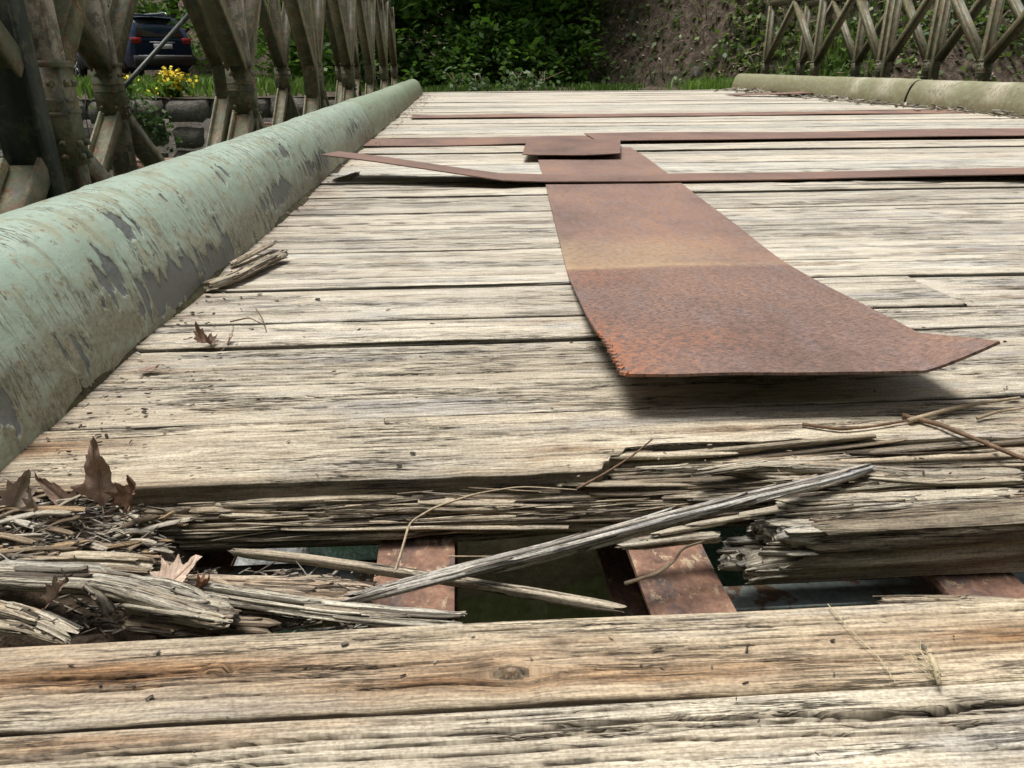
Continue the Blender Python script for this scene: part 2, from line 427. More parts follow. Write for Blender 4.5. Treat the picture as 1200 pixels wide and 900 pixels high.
# ------------------------------------------------------------------ timber
def timber(name, parent, x0, x1, yf, yb, zt, th, seed, color=(1, 1, 1), rough=1.0, cracks=(), knots=(), stains=(), skew0=0, skew1=0, notch=None, fine=1.0):
    yc = (yf + yb) / 2
    zc = max(.38, yc * .923 + .12)
    dx = max(.0035, zc / 769 * 5) / fine
    lo, hi = max(x0, -.72 * zc - .08), min(x1, .78 * zc + .12)
    xs = [np.arange(x0, lo, dx * 5), np.arange(lo, hi, dx), np.arange(hi, x1, dx * 5), [x1]]
    xs = np.unique(np.concatenate([np.asarray(a, float) for a in xs]))
    keep = np.concatenate([[True], np.diff(xs) > dx * .4]); keep[-1] = True
    xs = xs[keep]
    dy = float(np.clip(zc * zc * .92 / (769 * .32) * .85, .0009, .03)) / fine
    nt = max(9, int((yb - yf) / dy))
    nf = int(np.clip(th / (zc / 769 * 1.6), 4, 32))
    rr = min(.0028, (yb - yf) * .2)
    prof = []                                             # y, z, ny, nz, t
    for i in range(nf): prof.append((yf, zt - th + (th - rr) * i / nf, -1, 0, 0))
    for i in range(4):
        a = i / 4 * math.pi / 2
        prof.append((yf + rr - rr * math.cos(a), zt - rr + rr * math.sin(a), -math.cos(a), math.sin(a), 0))
    for i in range(nt + 1):
        t = i / nt
        prof.append((yf + rr + (yb - yf - 2 * rr) * t, zt, 0, 1, t))
    for i in range(1, 5):
        a = i / 4 * math.pi / 2
        prof.append((yb - rr + rr * math.sin(a), zt - rr + rr * math.cos(a), math.sin(a), math.cos(a), 1))
    for i in range(1, 4): prof.append((yb, zt - rr - (th - rr) * i / 3, 1, 0, 1))
    prof = np.array(prof)
    by, bz, ny, nz, t = prof.T
    s = np.concatenate([[0], np.cumsum(np.hypot(np.diff(by), np.diff(bz)))])
    s0 = s[nf + 4]                                        # arc position where the top begins
    sy = s - s0 + yf                                      # reads as y on the top
    X, S = np.meshgrid(xs, sy, indexing='ij')
    T = np.broadcast_to(t, X.shape)
    gx, gy = X.copy(), S.copy()
    kn = np.zeros_like(X)
    for kx, ky, k, L in knots:
        ddx, ddy = X - kx, S - ky
        r = np.hypot(ddx * .62, ddy)
        K = k * np.exp(-(ddx / L) ** 2)
        warped = ky + np.sign(ddy) * np.maximum(np.abs(ddy) - K * np.exp(-(ddy / (4 * k)) ** 2), 0)
        ins = sstep(1.25 * k, .9 * k, r)
        gy = np.where(np.abs(ddy) < 8 * k, warped, gy)
        gy = gy * (1 - ins) + (ky + r * 1.5 + .5) * ins
        kn = np.maximum(kn, sstep(1.3 * k, .5 * k, r))
    sd_ = seed * 7919 % 10007
    gyn = gy + .006 * fbm(gx * 1.5, gy * 6, 2, sd_ + 3)
    d = .0004 * fbm(gx * 7, gyn * 420, 3, sd_) + .00035 * fbm(gx * 2.6, gyn * 110, 3, sd_ + 1) + .0020 * fbm(gx * 1.2, gyn * 10, 3, sd_ + 2)
    n1 = fbm(gx * .9, gyn * 38, 3, sd_ + 5)
    mk = sstep(.15, .5, fbm(gx * 1.3, gyn * 11, 2, sd_ + 6))
    crk = np.exp(-(n1 / .020) ** 4) * mk
    d -= .005 * crk
    n2 = fbm(gx * 1.8, gyn * 90, 2, sd_ + 8)
    d -= .0016 * np.exp(-(n2 / .06) ** 2) * sstep(-.1, .3, fbm(gx * 2, gyn * 15, 2, sd_ + 9))
    d *= rough
    dirt = .75 * np.exp(-(n1 / .030) ** 6) * mk * min(rough, 1)  # shade in the grain cracks, painted through the dirt mask
    rsk = np.random.RandomState(sd_)
    xa_, xb_ = max(x0, -.9 * zc), min(x1, 1.1 * zc)
    nck = int((yb - yf) * (xb_ - xa_) / (.0040 * zc / .45)) if yc < 2.6 else 0
    for _ in range(nck):                                 # short open checks
        L_ = rsk.uniform(.05, .32) * (zc / .5) ** .5; cx_ = rsk.uniform(xa_ - .1, xb_ + .1); cy_ = rsk.uniform(yf + .01, yb - .006)
        w_ = max(rsk.uniform(.0004, .0009), dy * .5)
        j0, j1 = np.searchsorted(xs, cx_ - L_ / 2), np.searchsorted(xs, cx_ + L_ / 2)
        if j1 - j0 < 3: continue
        xx_ = X[j0:j1]; env = np.sqrt(np.clip(1 - ((xx_ - cx_) / (L_ / 2)) ** 2, 0, 1)) * (.7 + .5 * fbm(xx_ * 22, xx_ * 0, 2, sd_ + _))
        cl_ = cy_ + .0030 * fbm(xx_ * 7, xx_ * 0 + _, 2, sd_ + 40) + .0008 * fbm(xx_ * 45, xx_ * 0 + _, 2, sd_ + 41)
        g_ = np.exp(-((gy[j0:j1] - cl_) / (w_ * np.maximum(env, .05))) ** 4) * (env > .02)
        d[j0:j1] -= rsk.uniform(.002, .005) * g_
        dirt[j0:j1] = np.maximum(dirt[j0:j1], .95 * np.exp(-((gy[j0:j1] - cl_) / (1.35 * w_ * np.maximum(env, .05))) ** 6) * (env > .02))
    for (ca, cb, cy, slope, wd, dep) in cracks:           # long checks that have opened
        cl = cy + slope * (X - ca) + .0035 * fbm(X * 5, X * 0 + 3.3, 3, sd_ + 11) + .0012 * fbm(X * 30, X * 0, 2, sd_ + 12)
        env = sstep(ca, ca + .06, X) * sstep(cb, cb - .06, X) * (.65 + .35 * fbm(X * 9, X * 0 + 1, 2, sd_ + 13))
        g = np.exp(-((S - cl) / (wd * (.35 + .65 * env))) ** 4) * env
        d -= 2.2 * dep * g
        dirt = np.maximum(dirt, .97 * np.exp(-((S - cl) / (1.35 * wd * (.35 + .65 * env))) ** 6) * (env > .05))  # shade down the opened crack and its wall, painted dark
    d += .0025 * kn - .004 * np.exp(-((kn - .5) / .2) ** 2) * (kn > .05)
    ef = .0035 * fbm(xs * 3, xs * 0, 3, sd_ + 20) + .0012 * fbm(xs * 40, xs * 0, 2, sd_ + 21)
    eb = .0035 * fbm(xs * 3, xs * 0, 3, sd_ + 22)
    if notch is not None:
        na, nb, dep = notch
    warp = .003 * fbm(xs * .9, xs * 0 + 5, 2, sd_ + 24)
    Y = by[None] + ef[:, None] * (1 - T) + eb[:, None] * T + ny[None] * d
    if notch is not None:
        nl = yf + dep * (1 + .25 * fbm(xs * 10, xs * 0, 4, sd_ + 30)) * (.35 * sstep(na, na + .002, xs) + .30 * sstep(na + .007, na + .010, xs) + .35 * sstep(na + .020, na + .026, xs)) * sstep(nb + .08, nb, xs)
        Y = np.where(xs[:, None] > na - .002, np.maximum(Y, nl[:, None] + (.3 * d)), Y)
    Z = bz[None] + nz[None] * d + warp[:, None]
    Xo = X + (skew0 * (1 - sstep(x0, x0 + .5, X)) + skew1 * sstep(x1 - .5, x1, X)) * (S - yc)
    V = np.stack([Xo, Y, Z], -1)
    stain = np.zeros_like(X)
    for (sx, syy, lx, ly, amt) in stains:
        stain = np.maximum(stain, amt * np.exp(-((X - sx) / lx) ** 2 - ((gy - syy) / ly) ** 2))
    stain = np.maximum(stain, .9 * kn)
    dirt = np.maximum(dirt, .75 * np.exp(-((kn - .45) / .2) ** 2) * (kn > .03))
    rk2 = np.random.RandomState(sd_ + 99)
    face = np.clip(1 - np.abs(nz) * 3, 0, 1)[None] * np.ones_like(X)          # unbleached, grimy sides, with joint shade painted into the same mask
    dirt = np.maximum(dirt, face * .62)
    if x0 < XL:                                                              # damp by the left kerb
        stain = np.maximum(stain, rk2.uniform(.3, .8) * np.exp(-np.maximum(X - XL, 0) / rk2.uniform(.04, .11)) * (.6 + .6 * fbm(X * 9, S * 40, 3, sd_ + 50)))
    for _ in range(3):                                                       # small knots and nail stains
        kx_, ky_ = rk2.uniform(max(x0, -.6 * zc), min(x1, .9 * zc)), rk2.uniform(yf + .02, yb - .02)
        q_ = np.exp(-((X - kx_) / .010) ** 2 - ((S - ky_) / .005) ** 2)
        dirt = np.maximum(dirt, .7 * q_ ** 2); stain = np.maximum(stain, .8 * np.exp(-((X - kx_) / .05) ** 2 - ((S - ky_) / .008) ** 2))
    xm = (x0 + x1) / 2
    org = np.array([xm, yc, zt])
    nx_, np_ = X.shape
    Vf = V.reshape(-1, 3) - org
    G = np.stack([gx - xm, gy - yc, np.zeros_like(gx)], -1).reshape(-1, 3)
    Q = grid_faces(nx_, np_)
    # end caps: fans to an added centre point
    c = np.array([[V[0, :, 0].mean(), yc, zt - th / 2], [V[-1, :, 0].mean(), yc, zt - th / 2]]) - org
    n = len(Vf); i = np.arange(np_ - 1)
    Tt = np.vstack([np.stack([np.full(np_ - 1, n), i, i + 1], 1), np.stack([np.full(np_ - 1, n + 1), (nx_ - 1) * np_ + i + 1, (nx_ - 1) * np_ + i], 1)])
    Vf = np.vstack([Vf, c]); G = np.vstack([G, c])
    stain = np.append(stain.ravel(), [0, 0]); dirt = np.append(dirt.ravel(), [0, 0])
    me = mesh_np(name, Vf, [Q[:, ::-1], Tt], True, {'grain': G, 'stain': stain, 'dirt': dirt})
    return obj(name, me, WOOD, parent, org, color)

def splinter_geo(pts, wd, th, seed, n=10, jag=.35, ends=(.15, .15), roll=0.0, hollow=0.0, stain=0.0, k=12):
    """A torn strip of wood along a polyline: fibres that stop at different places, chipped along their length."""
    rs = np.random.RandomState(seed)
    pts = np.asarray([tuple(p) for p in pts], float)
    seg = np.concatenate([[0], np.cumsum(np.linalg.norm(np.diff(pts, axis=0), axis=1))]); L = seg[-1]
    uu = np.linspace(0, 1, 40); cc = np.stack([np.interp(uu * L, seg, pts[:, q]) for q in range(3)], 1)
    if len(pts) > 2:
        for _ in range(4): cc[1:-1] = .25 * cc[:-2] + .5 * cc[1:-1] + .25 * cc[2:]
    dd = np.gradient(cc, axis=0); dd /= np.linalg.norm(dd, axis=1)[:, None] + 1e-9
    u = np.linspace(0, 1, n)
    a0 = np.linspace(0, 2 * math.pi, k, endpoint=False) + rs.uniform(0, 6)
    cs, sn = np.cos(a0), np.sin(a0)
    q = 1.0 / np.maximum(np.abs(cs), np.abs(sn)) ** .97               # a squarish section
    sec = np.stack([cs * q * .5, sn * q * .5], 1) * (1 + jag * (rs.rand(k, 1) - .55) * 1.3)
    if hollow: sec[:, 1] -= hollow * (sec[:, 1] > .1) * (np.abs(sec[:, 0]) < .25)
    # where each fibre starts and stops
    e0 = np.clip(ends[0], .01, .4) * rs.rand(k) ** 1.5; e1 = np.clip(ends[1], .01, .4) * rs.rand(k) ** 1.5
    U = e0[None] + (1 - e0 - e1)[None] * u[:, None]                   # n x k
    chip = np.ones((n, k))
    for j in range(k):                                                # broken out lengths
        for _ in range(max(1, n // 7)):
            i0 = rs.randint(0, n); i1 = min(n, i0 + rs.randint(1, max(2, n // 3)))
            chip[i0:i1, j] -= jag * rs.uniform(0, .40)
    chip = np.maximum(chip, .3)
    tp = np.minimum(np.clip(u / max(ends[0] * .9, 1e-3), 0, 1) * .3 + .7, np.clip((1 - u) / max(ends[1] * .9, 1e-3), 0, 1) * .3 + .7)
    c = np.stack([np.interp(U.ravel(), uu, cc[:, w_]) for w_ in range(3)], 1).reshape(n, k, 3)
    d = np.stack([np.interp(U.ravel(), uu, dd[:, w_]) for w_ in range(3)], 1).reshape(n, k, 3)
    side = np.cross(d, [0, 0, 1.0]); side /= np.linalg.norm(side, axis=2)[..., None] + 1e-9
    nor = np.cross(side, d)
    if roll:
        side, nor = side * math.cos(roll) + nor * math.sin(roll), nor * math.cos(roll) - side * math.sin(roll)
    a = sec[None] * chip[..., None] * np.stack([tp * wd, tp * th], 1)[:, None, :]
    V = c + a[..., :1] * side + a[..., 1:] * nor
    G = np.stack([U * L, np.broadcast_to(sec[None, :, 0] * wd * 1.2, (n, k)), np.broadcast_to(sec[None, :, 1] * th * 1.2, (n, k))], -1)
    off = rs.rand(3) * [9, 3, 1]
    V = V.reshape(-1, 3); G = G.reshape(-1, 3) + off
    Q = grid_faces(n, k, 0, True)
    i = np.arange(k); j = (i + 1) % k
    V = np.vstack([V, V[:k].mean(0), V[-k:].mean(0)]); G = np.vstack([G, G[:k].mean(0), G[-k:].mean(0)])
    T = np.vstack([np.stack([np.full(k, n * k), j, i], 1), np.stack([np.full(k, n * k + 1), (n - 1) * k + i, (n - 1) * k + j], 1)])
    S_ = np.full(len(V), float(stain)); D_ = np.zeros(len(V))
    return V, Q[:, ::-1], T[:, ::-1], G, S_, D_
def splinter(name, pts, wd, th, seed, parent=None, color=(1, 1, 1), smooth=False, **kw):
    g = Geo()
    V, Q, T, G, S, D = splinter_geo(pts, wd, th, seed, **kw)
    g.add(V, Q, T, grain=G, stain=S, dirt=D)
    if wd >= .0075:                                       # fibres that have lifted off the main strip
        rs_ = np.random.RandomState(seed + 7)
        p_ = np.asarray([tuple(q) for q in pts], float); sg = np.concatenate([[0], np.cumsum(np.linalg.norm(np.diff(p_, axis=0), axis=1))])
        for q in range(int(10 + wd * 1100)):
            u0 = rs_.uniform(-.02, .8); u1 = min(1.04, u0 + rs_.uniform(.12, .55))
            us_ = np.linspace(u0, u1, 6)
            cc_ = np.stack([np.interp(us_ * sg[-1], sg, p_[:, w_]) for w_ in range(3)], 1)
            sd2 = np.cross(p_[-1] - p_[0], [0, 0, 1.0]); sd2 /= np.linalg.norm(sd2)
            a_ = rs_.uniform(-.25, 3.4)
            cc_ = cc_ + sd2 * wd * .48 * math.cos(a_) + np.array([0, 0, 1]) * th * .48 * math.sin(a_)
            cc_[-1] += sd2 * rs_.normal(0, .12) * wd + np.array([0, 0, rs_.uniform(0, .25) * th])
            V, Q, T, G, S, D = splinter_geo(cc_, wd * rs_.uniform(.05, .30) ** 1.0, th * rs_.uniform(.08, .26), seed + 40 + q, n=8, jag=.5, ends=(.03, .06), k=6, stain=rs_.choice([0, 0, .3, .7]))
            g.add(V, Q, T, grain=G, stain=S, dirt=D + rs_.choice([0, 0, 0, .35, .65, .8]))
    Vm = np.vstack(g.V); o = Vm.mean(0)
    me = g.mesh(name, smooth); me.transform(Matrix.Translation(Vector(-o)))
    return obj(name, me, WOOD, parent, o, color)
def px_splinter(name, pix, zs, wd, th, seed, **kw):
    if not hasattr(zs, '__len__'): zs = [zs] * len(pix)
    return splinter(name, [P(a, b, z) for (a, b), z in zip(pix, zs)], wd, th, seed, **kw)

XL, XR = -0.40, 3.45            # inner feet of the two kerbs
D_END = 10.25                   # far end of the deck

deck = thing('bridge_deck', 'weathered grey timber plank deck of the bridge with a rotten gap in front', 'bridge deck', (0, 0, 0))
TH = .05
PX0, PX1 = XL - .24, XR + .24
def seam(y): return P(420, y, 0).y
# front plank
f0, f1 = P(600, 728, 0).y - .222, P(600, 728, 0).y
kn1, kn2 = P(250, 792), P(600, 795)
ck = P(600, 826); ck2 = P(600, 857); ck3 = P(900, 765)
FST = [(P(180, 795).x, kn1.y - .001, .19, .017, 1.2), (P(800, 782).x, P(800, 785).y, .20, .019, 1.1), (P(560, 800).x, P(560, 800).y, .12, .010, 1.1), (P(1190, 745).x, P(1190, 752).y, .10, .016, .9), (P(520, 780).x, P(520, 783).y, .10, .016, 1.2), (P(1000, 745).x, P(1000, 748).y, .06, .008, .7), (P(60, 735).x, P(60, 760).y, .05, .01, .5)]
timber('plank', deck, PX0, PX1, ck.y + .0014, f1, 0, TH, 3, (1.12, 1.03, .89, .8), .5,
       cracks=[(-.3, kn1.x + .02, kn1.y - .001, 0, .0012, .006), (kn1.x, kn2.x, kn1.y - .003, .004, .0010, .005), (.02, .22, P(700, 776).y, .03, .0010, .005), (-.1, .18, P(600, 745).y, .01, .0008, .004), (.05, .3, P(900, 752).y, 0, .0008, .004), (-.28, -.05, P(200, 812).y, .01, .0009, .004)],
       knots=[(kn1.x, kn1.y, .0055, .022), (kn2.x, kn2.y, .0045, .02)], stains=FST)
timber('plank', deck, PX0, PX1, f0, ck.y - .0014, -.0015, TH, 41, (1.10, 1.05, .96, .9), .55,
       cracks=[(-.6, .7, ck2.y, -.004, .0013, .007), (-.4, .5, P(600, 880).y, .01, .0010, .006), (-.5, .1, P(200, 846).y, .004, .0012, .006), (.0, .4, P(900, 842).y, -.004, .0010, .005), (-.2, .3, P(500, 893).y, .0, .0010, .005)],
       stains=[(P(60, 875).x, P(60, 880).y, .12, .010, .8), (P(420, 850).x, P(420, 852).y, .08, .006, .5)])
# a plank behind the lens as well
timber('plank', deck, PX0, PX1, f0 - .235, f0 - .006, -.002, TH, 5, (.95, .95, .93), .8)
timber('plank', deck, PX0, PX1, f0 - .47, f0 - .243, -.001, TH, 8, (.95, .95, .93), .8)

pl_edges = [seam(v) for v in (561, 490, 404, 377, 339, 297, 271.5, 251, 232.5, 217)]
rs = np.random.RandomState(11)
tints = [(1.03, .975, .88), (1.02, .985, .92), (1.01, .99, .95), (1.01, 1.0, .97)]
for i, (a, b) in enumerate(zip(pl_edges[:-1], pl_edges[1:])):
    gap = (.004, .008, .008, .011, .008, .016, .012, .012, .012)[i]
    kw = {}
    if i == 0:
        nx = P(706, 545).x
        kw = dict(notch=(nx, 3.4, .036), stains=[(P(30, 520).x, P(30, 525).y, .09, .03, .9), (P(60, 545).x, a, .12, .02, .6), (.3, a + .03, .12, .01, .4)], fine=1.15, rough=.75,
                  cracks=[(P(160, 493).x, P(420, 493).x, P(300, 497).y, 0, .0018, .008)])
    if i == 1:
        kw = dict(stains=[(P(190, 430).x, P(190, 432).y, .07, .015, .35)], fine=1.1, rough=.9,
                  cracks=[(-.4, .5, P(420, 438).y, -.005, .0025, .010), (-.4, .3, P(420, 462).y, .01, .002, .007), (-.3, .6, P(420, 420).y, 0, .002, .007)])
    v = (1.0, .96, 1.06, .98, 1.08, .92, 1.0, .88, .97, 1.04)[i]
    c = tuple(np.clip(np.array(tints[min(i, 3)]) * v * (1.0 if i < 2 else 1.05), 0, 1.2)) + ((1.0, .95, .7, .55, .42, .38, .35, .35, .35, .35)[i],)
    kw.setdefault('rough', .7)
    zt = rs.uniform(-.0015, .0015)
    if i == 3:       # this one is two boards, butted on the right
        ja, jb = P(1085, 334), P(1130, 355); sk = (ja.x - jb.x) / (ja.y - jb.y); xj = (ja.x + jb.x) / 2
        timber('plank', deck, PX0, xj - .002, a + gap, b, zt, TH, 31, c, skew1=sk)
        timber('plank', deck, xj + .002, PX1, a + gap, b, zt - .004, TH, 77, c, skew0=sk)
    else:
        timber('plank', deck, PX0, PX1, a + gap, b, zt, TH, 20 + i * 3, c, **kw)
y = pl_edges[-1]; i = 0
while y < D_END - .1:
    wv = rs.uniform(.19, .25)
    v = rs.uniform(.86, 1.12); warm = rs.uniform(-.03, .04)
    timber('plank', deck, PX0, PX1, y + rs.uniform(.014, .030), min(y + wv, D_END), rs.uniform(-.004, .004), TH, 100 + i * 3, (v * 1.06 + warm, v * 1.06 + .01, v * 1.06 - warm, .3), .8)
    y += wv; i += 1

# ---- the rotten plank across the gap: a low core and many torn layers, one part of the deck
yr0, yr1 = P(500, 622, -.045).y, pl_edges[0] + .004
g = Geo()
n1, n2 = 420, 26
xs = np.concatenate([np.linspace(-.34, .9, n1 - 40), np.linspace(.93, PX1, 40)]); ts = np.linspace(0, 1, n2)
X, T_ = np.meshgrid(xs, ts, indexing='ij')
Yc = yr0 + .006 + (yr1 - yr0 - .006) * T_ + .004 * fbm(X * 8, T_ * 3, 3, 5)
Zc = -.062 + .022 * T_ ** .8 + .007 * fbm(X * 3, T_ * 14, 3, 6)
Zc[:, 0] = -.055
V = np.stack([X, Yc, Zc], -1).reshape(-1, 3)
g.add(V, grid_faces(n1, n2)[:, ::-1], None, grain=np.stack([X, Yc, Zc], -1).reshape(-1, 3), stain=np.full(len(V), .25), dirt=np.full(len(V), .35))
rs = np.random.RandomState(5)
for k in range(430):
    t = rs.rand() ** .8
    x = rs.uniform(-.3, .75)
    Ls = rs.uniform(.05, .34) * (.4 + .6 * rs.rand())
    yy = yr0 + (yr1 - yr0) * t; zz = -.041 + .019 * t + rs.uniform(-.008, .006)
    if x > .2: zz += .016 * min(1, (x - .2) / .15) * rs.rand()
    if x < -.2: zz -= .006
    sl = rs.normal(0, .010)
    pts = [(x - Ls / 2, yy, zz - Ls * sl), (x, yy + rs.normal(0, .0008), zz + rs.normal(0, .0006)), (x + Ls / 2, yy + Ls * sl * .6, zz + Ls * sl)]
    V, Q, T, G_, S, D = splinter_geo(pts, rs.uniform(.005, .014), rs.uniform(.002, .0055), 1000 + k, n=9, jag=.42, ends=(rs.uniform(.01, .10), rs.uniform(.01, .10)), stain=max(0, rs.normal(.0, .25)), k=8, roll=rs.normal(0, .15))
    g.add(V, Q, T, grain=G_, stain=S, dirt=D + rs.choice([0, 0, 0, .3, .6, .8]))
xn0 = P(716, 545).x
for k in range(120):
    x = rs.uniform(xn0, .8); t = rs.rand(); Ls = rs.uniform(.04, .26)
    yy = yr1 - .012 + .042 * t; zz = -.026 + .020 * t + rs.uniform(-.006, .005)
    x = max(x, xn0 + Ls / 2)
    sl = rs.normal(.01, .012)
    V, Q, T, G_, S, D = splinter_geo([(x - Ls / 2, yy, zz - Ls * sl), (x, yy, zz), (x + Ls / 2, yy + Ls * .02, zz + Ls * sl)], rs.uniform(.003, .012), rs.uniform(.0015, .005), 6000 + k, n=8, jag=.45, ends=(rs.uniform(.02, .2), rs.uniform(.01, .1)), k=8, stain=max(0, rs.normal(0, .25)))
    g.add(V, Q, T, grain=G_, stain=S, dirt=D + rs.choice([0, 0, 0, .3, .55]))
for k in range(300):
    t = rs.rand(); x = rs.uniform(-.3, .75); Ls = rs.uniform(.015, .12)
    yy = yr0 + (yr1 - yr0) * t - .004; zz = -.038 + .019 * t + rs.uniform(-.010, .006)
    e = np.array([Ls / 2, rs.normal(0, .025) * Ls, rs.normal(0, .03) * Ls]); c_ = np.array([x, yy, zz])
    V, Q, T, G_, S, D = splinter_geo([c_ - e, c_ + e], rs.uniform(.0008, .0024), rs.uniform(.0006, .0018), 4000 + k, n=4, jag=.5, ends=(.05, .2), k=5, stain=max(0, rs.normal(0, .3)))
    g.add(V, Q, T, grain=G_, stain=S, dirt=D + rs.choice([0, 0, 0, .4]))
me = g.mesh('rotten_plank', False)
rp = obj('rotten_plank', me, WOOD, deck, None, (1.06, .98, .87))
rp['label'] = 'rotten splintered plank at the back of the gap'

# ------------------------------------------------------------------ debris that lies loose
SPN = [0]
def loose(pix, zs, wd, th, label, name='splinter', cat='splinter', group=None, color=(1, 1, 1), **kw):
    SPN[0] += 1
    o = px_splinter(name, pix, zs, wd, th, 5000 + SPN[0] * 13, color=color, **kw)
    return tag(o, label, cat, group)
# the long grey splinter that crosses the gap, and the thinner stick under it
loose([(395, 706), (470, 688), (560, 664), (640, 645), (740, 618), (860, 588), (960, 566), (1022, 548)], [-.012, -.008, .0, .004, .007, .010, .010, .004], .011, .0075,
      'long grey splinter bridging the rotten gap diagonally', name='long_splinter', n=34, jag=.22, ends=(.08, .04), hollow=.35, color=(1.06, 1.10, 1.17))
loose([(578, 671), (700, 640), (800, 611), (905, 583)], [-.004, -.002, 0, .004], .0035, .003, 'thin sliver alongside the long grey splinter', n=16, ends=(.1, .1))
loose([(265, 645), (360, 655), (440, 666), (540, 681), (620, 694), (736, 715)], [-.03, -.028, -.022, -.018, -.014, -.006], .0065, .0055, 'weathered stick lying under the long splinter across the gap', name='stick', cat='stick', n=26, jag=.25, ends=(.05, .05), color=(.86, .80, .72))
# thin twigs as tubes
BARK = mat_noise('twig bark', [(.3, (.09, .055, .035)), (.6, (.18, .11, .065)), (.8, (.28, .19, .12))], 90, .7, .3, .0006)
PALE = mat_noise('pale twig', [(.3, (.24, .18, .12)), (.6, (.42, .33, .22)), (.8, (.5, .42, .3))], 90, .7, .3, .0006)
def twig(pix, zs, r, label, mat=BARK, name='twig', cat='twig', group=None):
    if not hasattr(zs, '__len__'): zs = [zs] * len(pix)
    p = np.array([tuple(P(a, b, z)) for (a, b), z in zip(pix, zs)])
    u = np.linspace(0, 1, len(p)); uu = np.linspace(0, 1, len(p) * 4)
    q = np.stack([np.interp(uu, u, p[:, k]) for k in range(3)], 1)
    q[1:-1] = .25 * q[:-2] + .5 * q[1:-1] + .25 * q[2:]
    rr = r * (1 - .45 * uu) * (1 + .2 * fbm(uu * 14, uu * 0, 2, int(pix[0][0])))
    g = Geo(); o = q.mean(0); g.tube(q - o, rr, 6)
    return tag(obj(name, g.mesh(name), mat, None, o), label, cat, group)
twig([(462, 672), (470, 648), (480, 612), (510, 594), (560, 578), (610, 570), (676, 574)], [-.02, -.012, -.004, .0, .002, .003, .004], .0011, 'thin curved brown twig hanging into the gap', PALE)
twig([(676, 573), (712, 553), (740, 535), (764, 515)], [.004, .010, .014, .018], .0012, 'thin reddish twig sticking up beside the gap')
twig([(732, 684), (770, 672), (790, 658), (800, 642), (826, 634)], [-.035, -.03, -.026, -.022, -.02], .0016, 'bent forked twig resting on the second stringer', PALE)
twig([(524, 652), (560, 652), (612, 652)], -.01, .0006, 'hair thin straw poking over the gap', PALE)
twig([(1058, 487), (1100, 497), (1145, 515), (1200, 538)], [.003, .004, .006, .008], .0030, 'dark brown twig lying across the plank at the right edge')
twig([(940, 497), (985, 503), (1020, 500), (1068, 492)], .003, .0020, 'short dark twig on the plank in front of the big plate')
twig([(1065, 493), (1110, 480), (1150, 472), (1195, 466)], [.004, .006, .008, .010], .0026, 'pale twig pointing right beyond the big plate corner', PALE)
twig([(1145, 490), (1170, 482), (1200, 478)], [.003, .006, .008], .0018, 'small pale twig at the right edge behind the dark twig', PALE)

# right side: torn layers at the edge of the plank
RS = [([(808, 556), (900, 544), (985, 548), (1080, 556), (1200, 553)], -.004, .012, .006), ([(740, 552), (830, 548), (920, 560), (1010, 556)], -.012, .009, .005),
      ([(880, 570), (960, 562), (1060, 560), (1200, 556)], -.006, .010, .006), ([(960, 578), (1060, 568), (1200, 566)], -.004, .012, .007),
      ([(900, 588), (1000, 578), (1090, 572), (1200, 573)], -.008, .009, .006), ([(905, 592), (1040, 586), (1200, 580)], -.006, .012, .008),
      ([(862, 607), (950, 594), (1050, 583), (1150, 574)], -.010, .008, .006), ([(915, 604), (1020, 597), (1130, 588), (1210, 584)], -.008, .011, .007),
      ([(1010, 560), (1100, 566), (1200, 562)], .000, .008, .004), ([(842, 592), (900, 582), (960, 572)], -.006, .005, .004),
      ([(760, 628), (800, 620), (850, 612)], -.02, .006, .004), ([(720, 640), (800, 630), (845, 628)], -.026, .010, .005), ([(800, 618), (870, 606), (930, 600)], -.018, .007, .005)]
RL = ['raised torn strip at the right end of the splintered plank', 'torn strip in the notch behind the long splinter', 'torn strip just above where the long splinter ends', 'wide torn strip running off at the right edge',
      'torn strip beneath the end of the long splinter', 'pale flat torn strip above the broken block', 'torn strip that starts beside the long grey splinter', 'lowest torn strip on top of the broken block',
      'narrow upper torn strip near the right edge', 'short sliver tucked under the long grey splinter', 'short fragment above the second stringer', 'brown fragment lying on top of the second stringer', 'dark fragment between second stringer and broken block']
for k, (px_, z, wd, th) in enumerate(RS):
    loose(px_, z, wd, th, RL[k], n=18, jag=.5, ends=(.2, .05), color=(1.0, .96, .88))

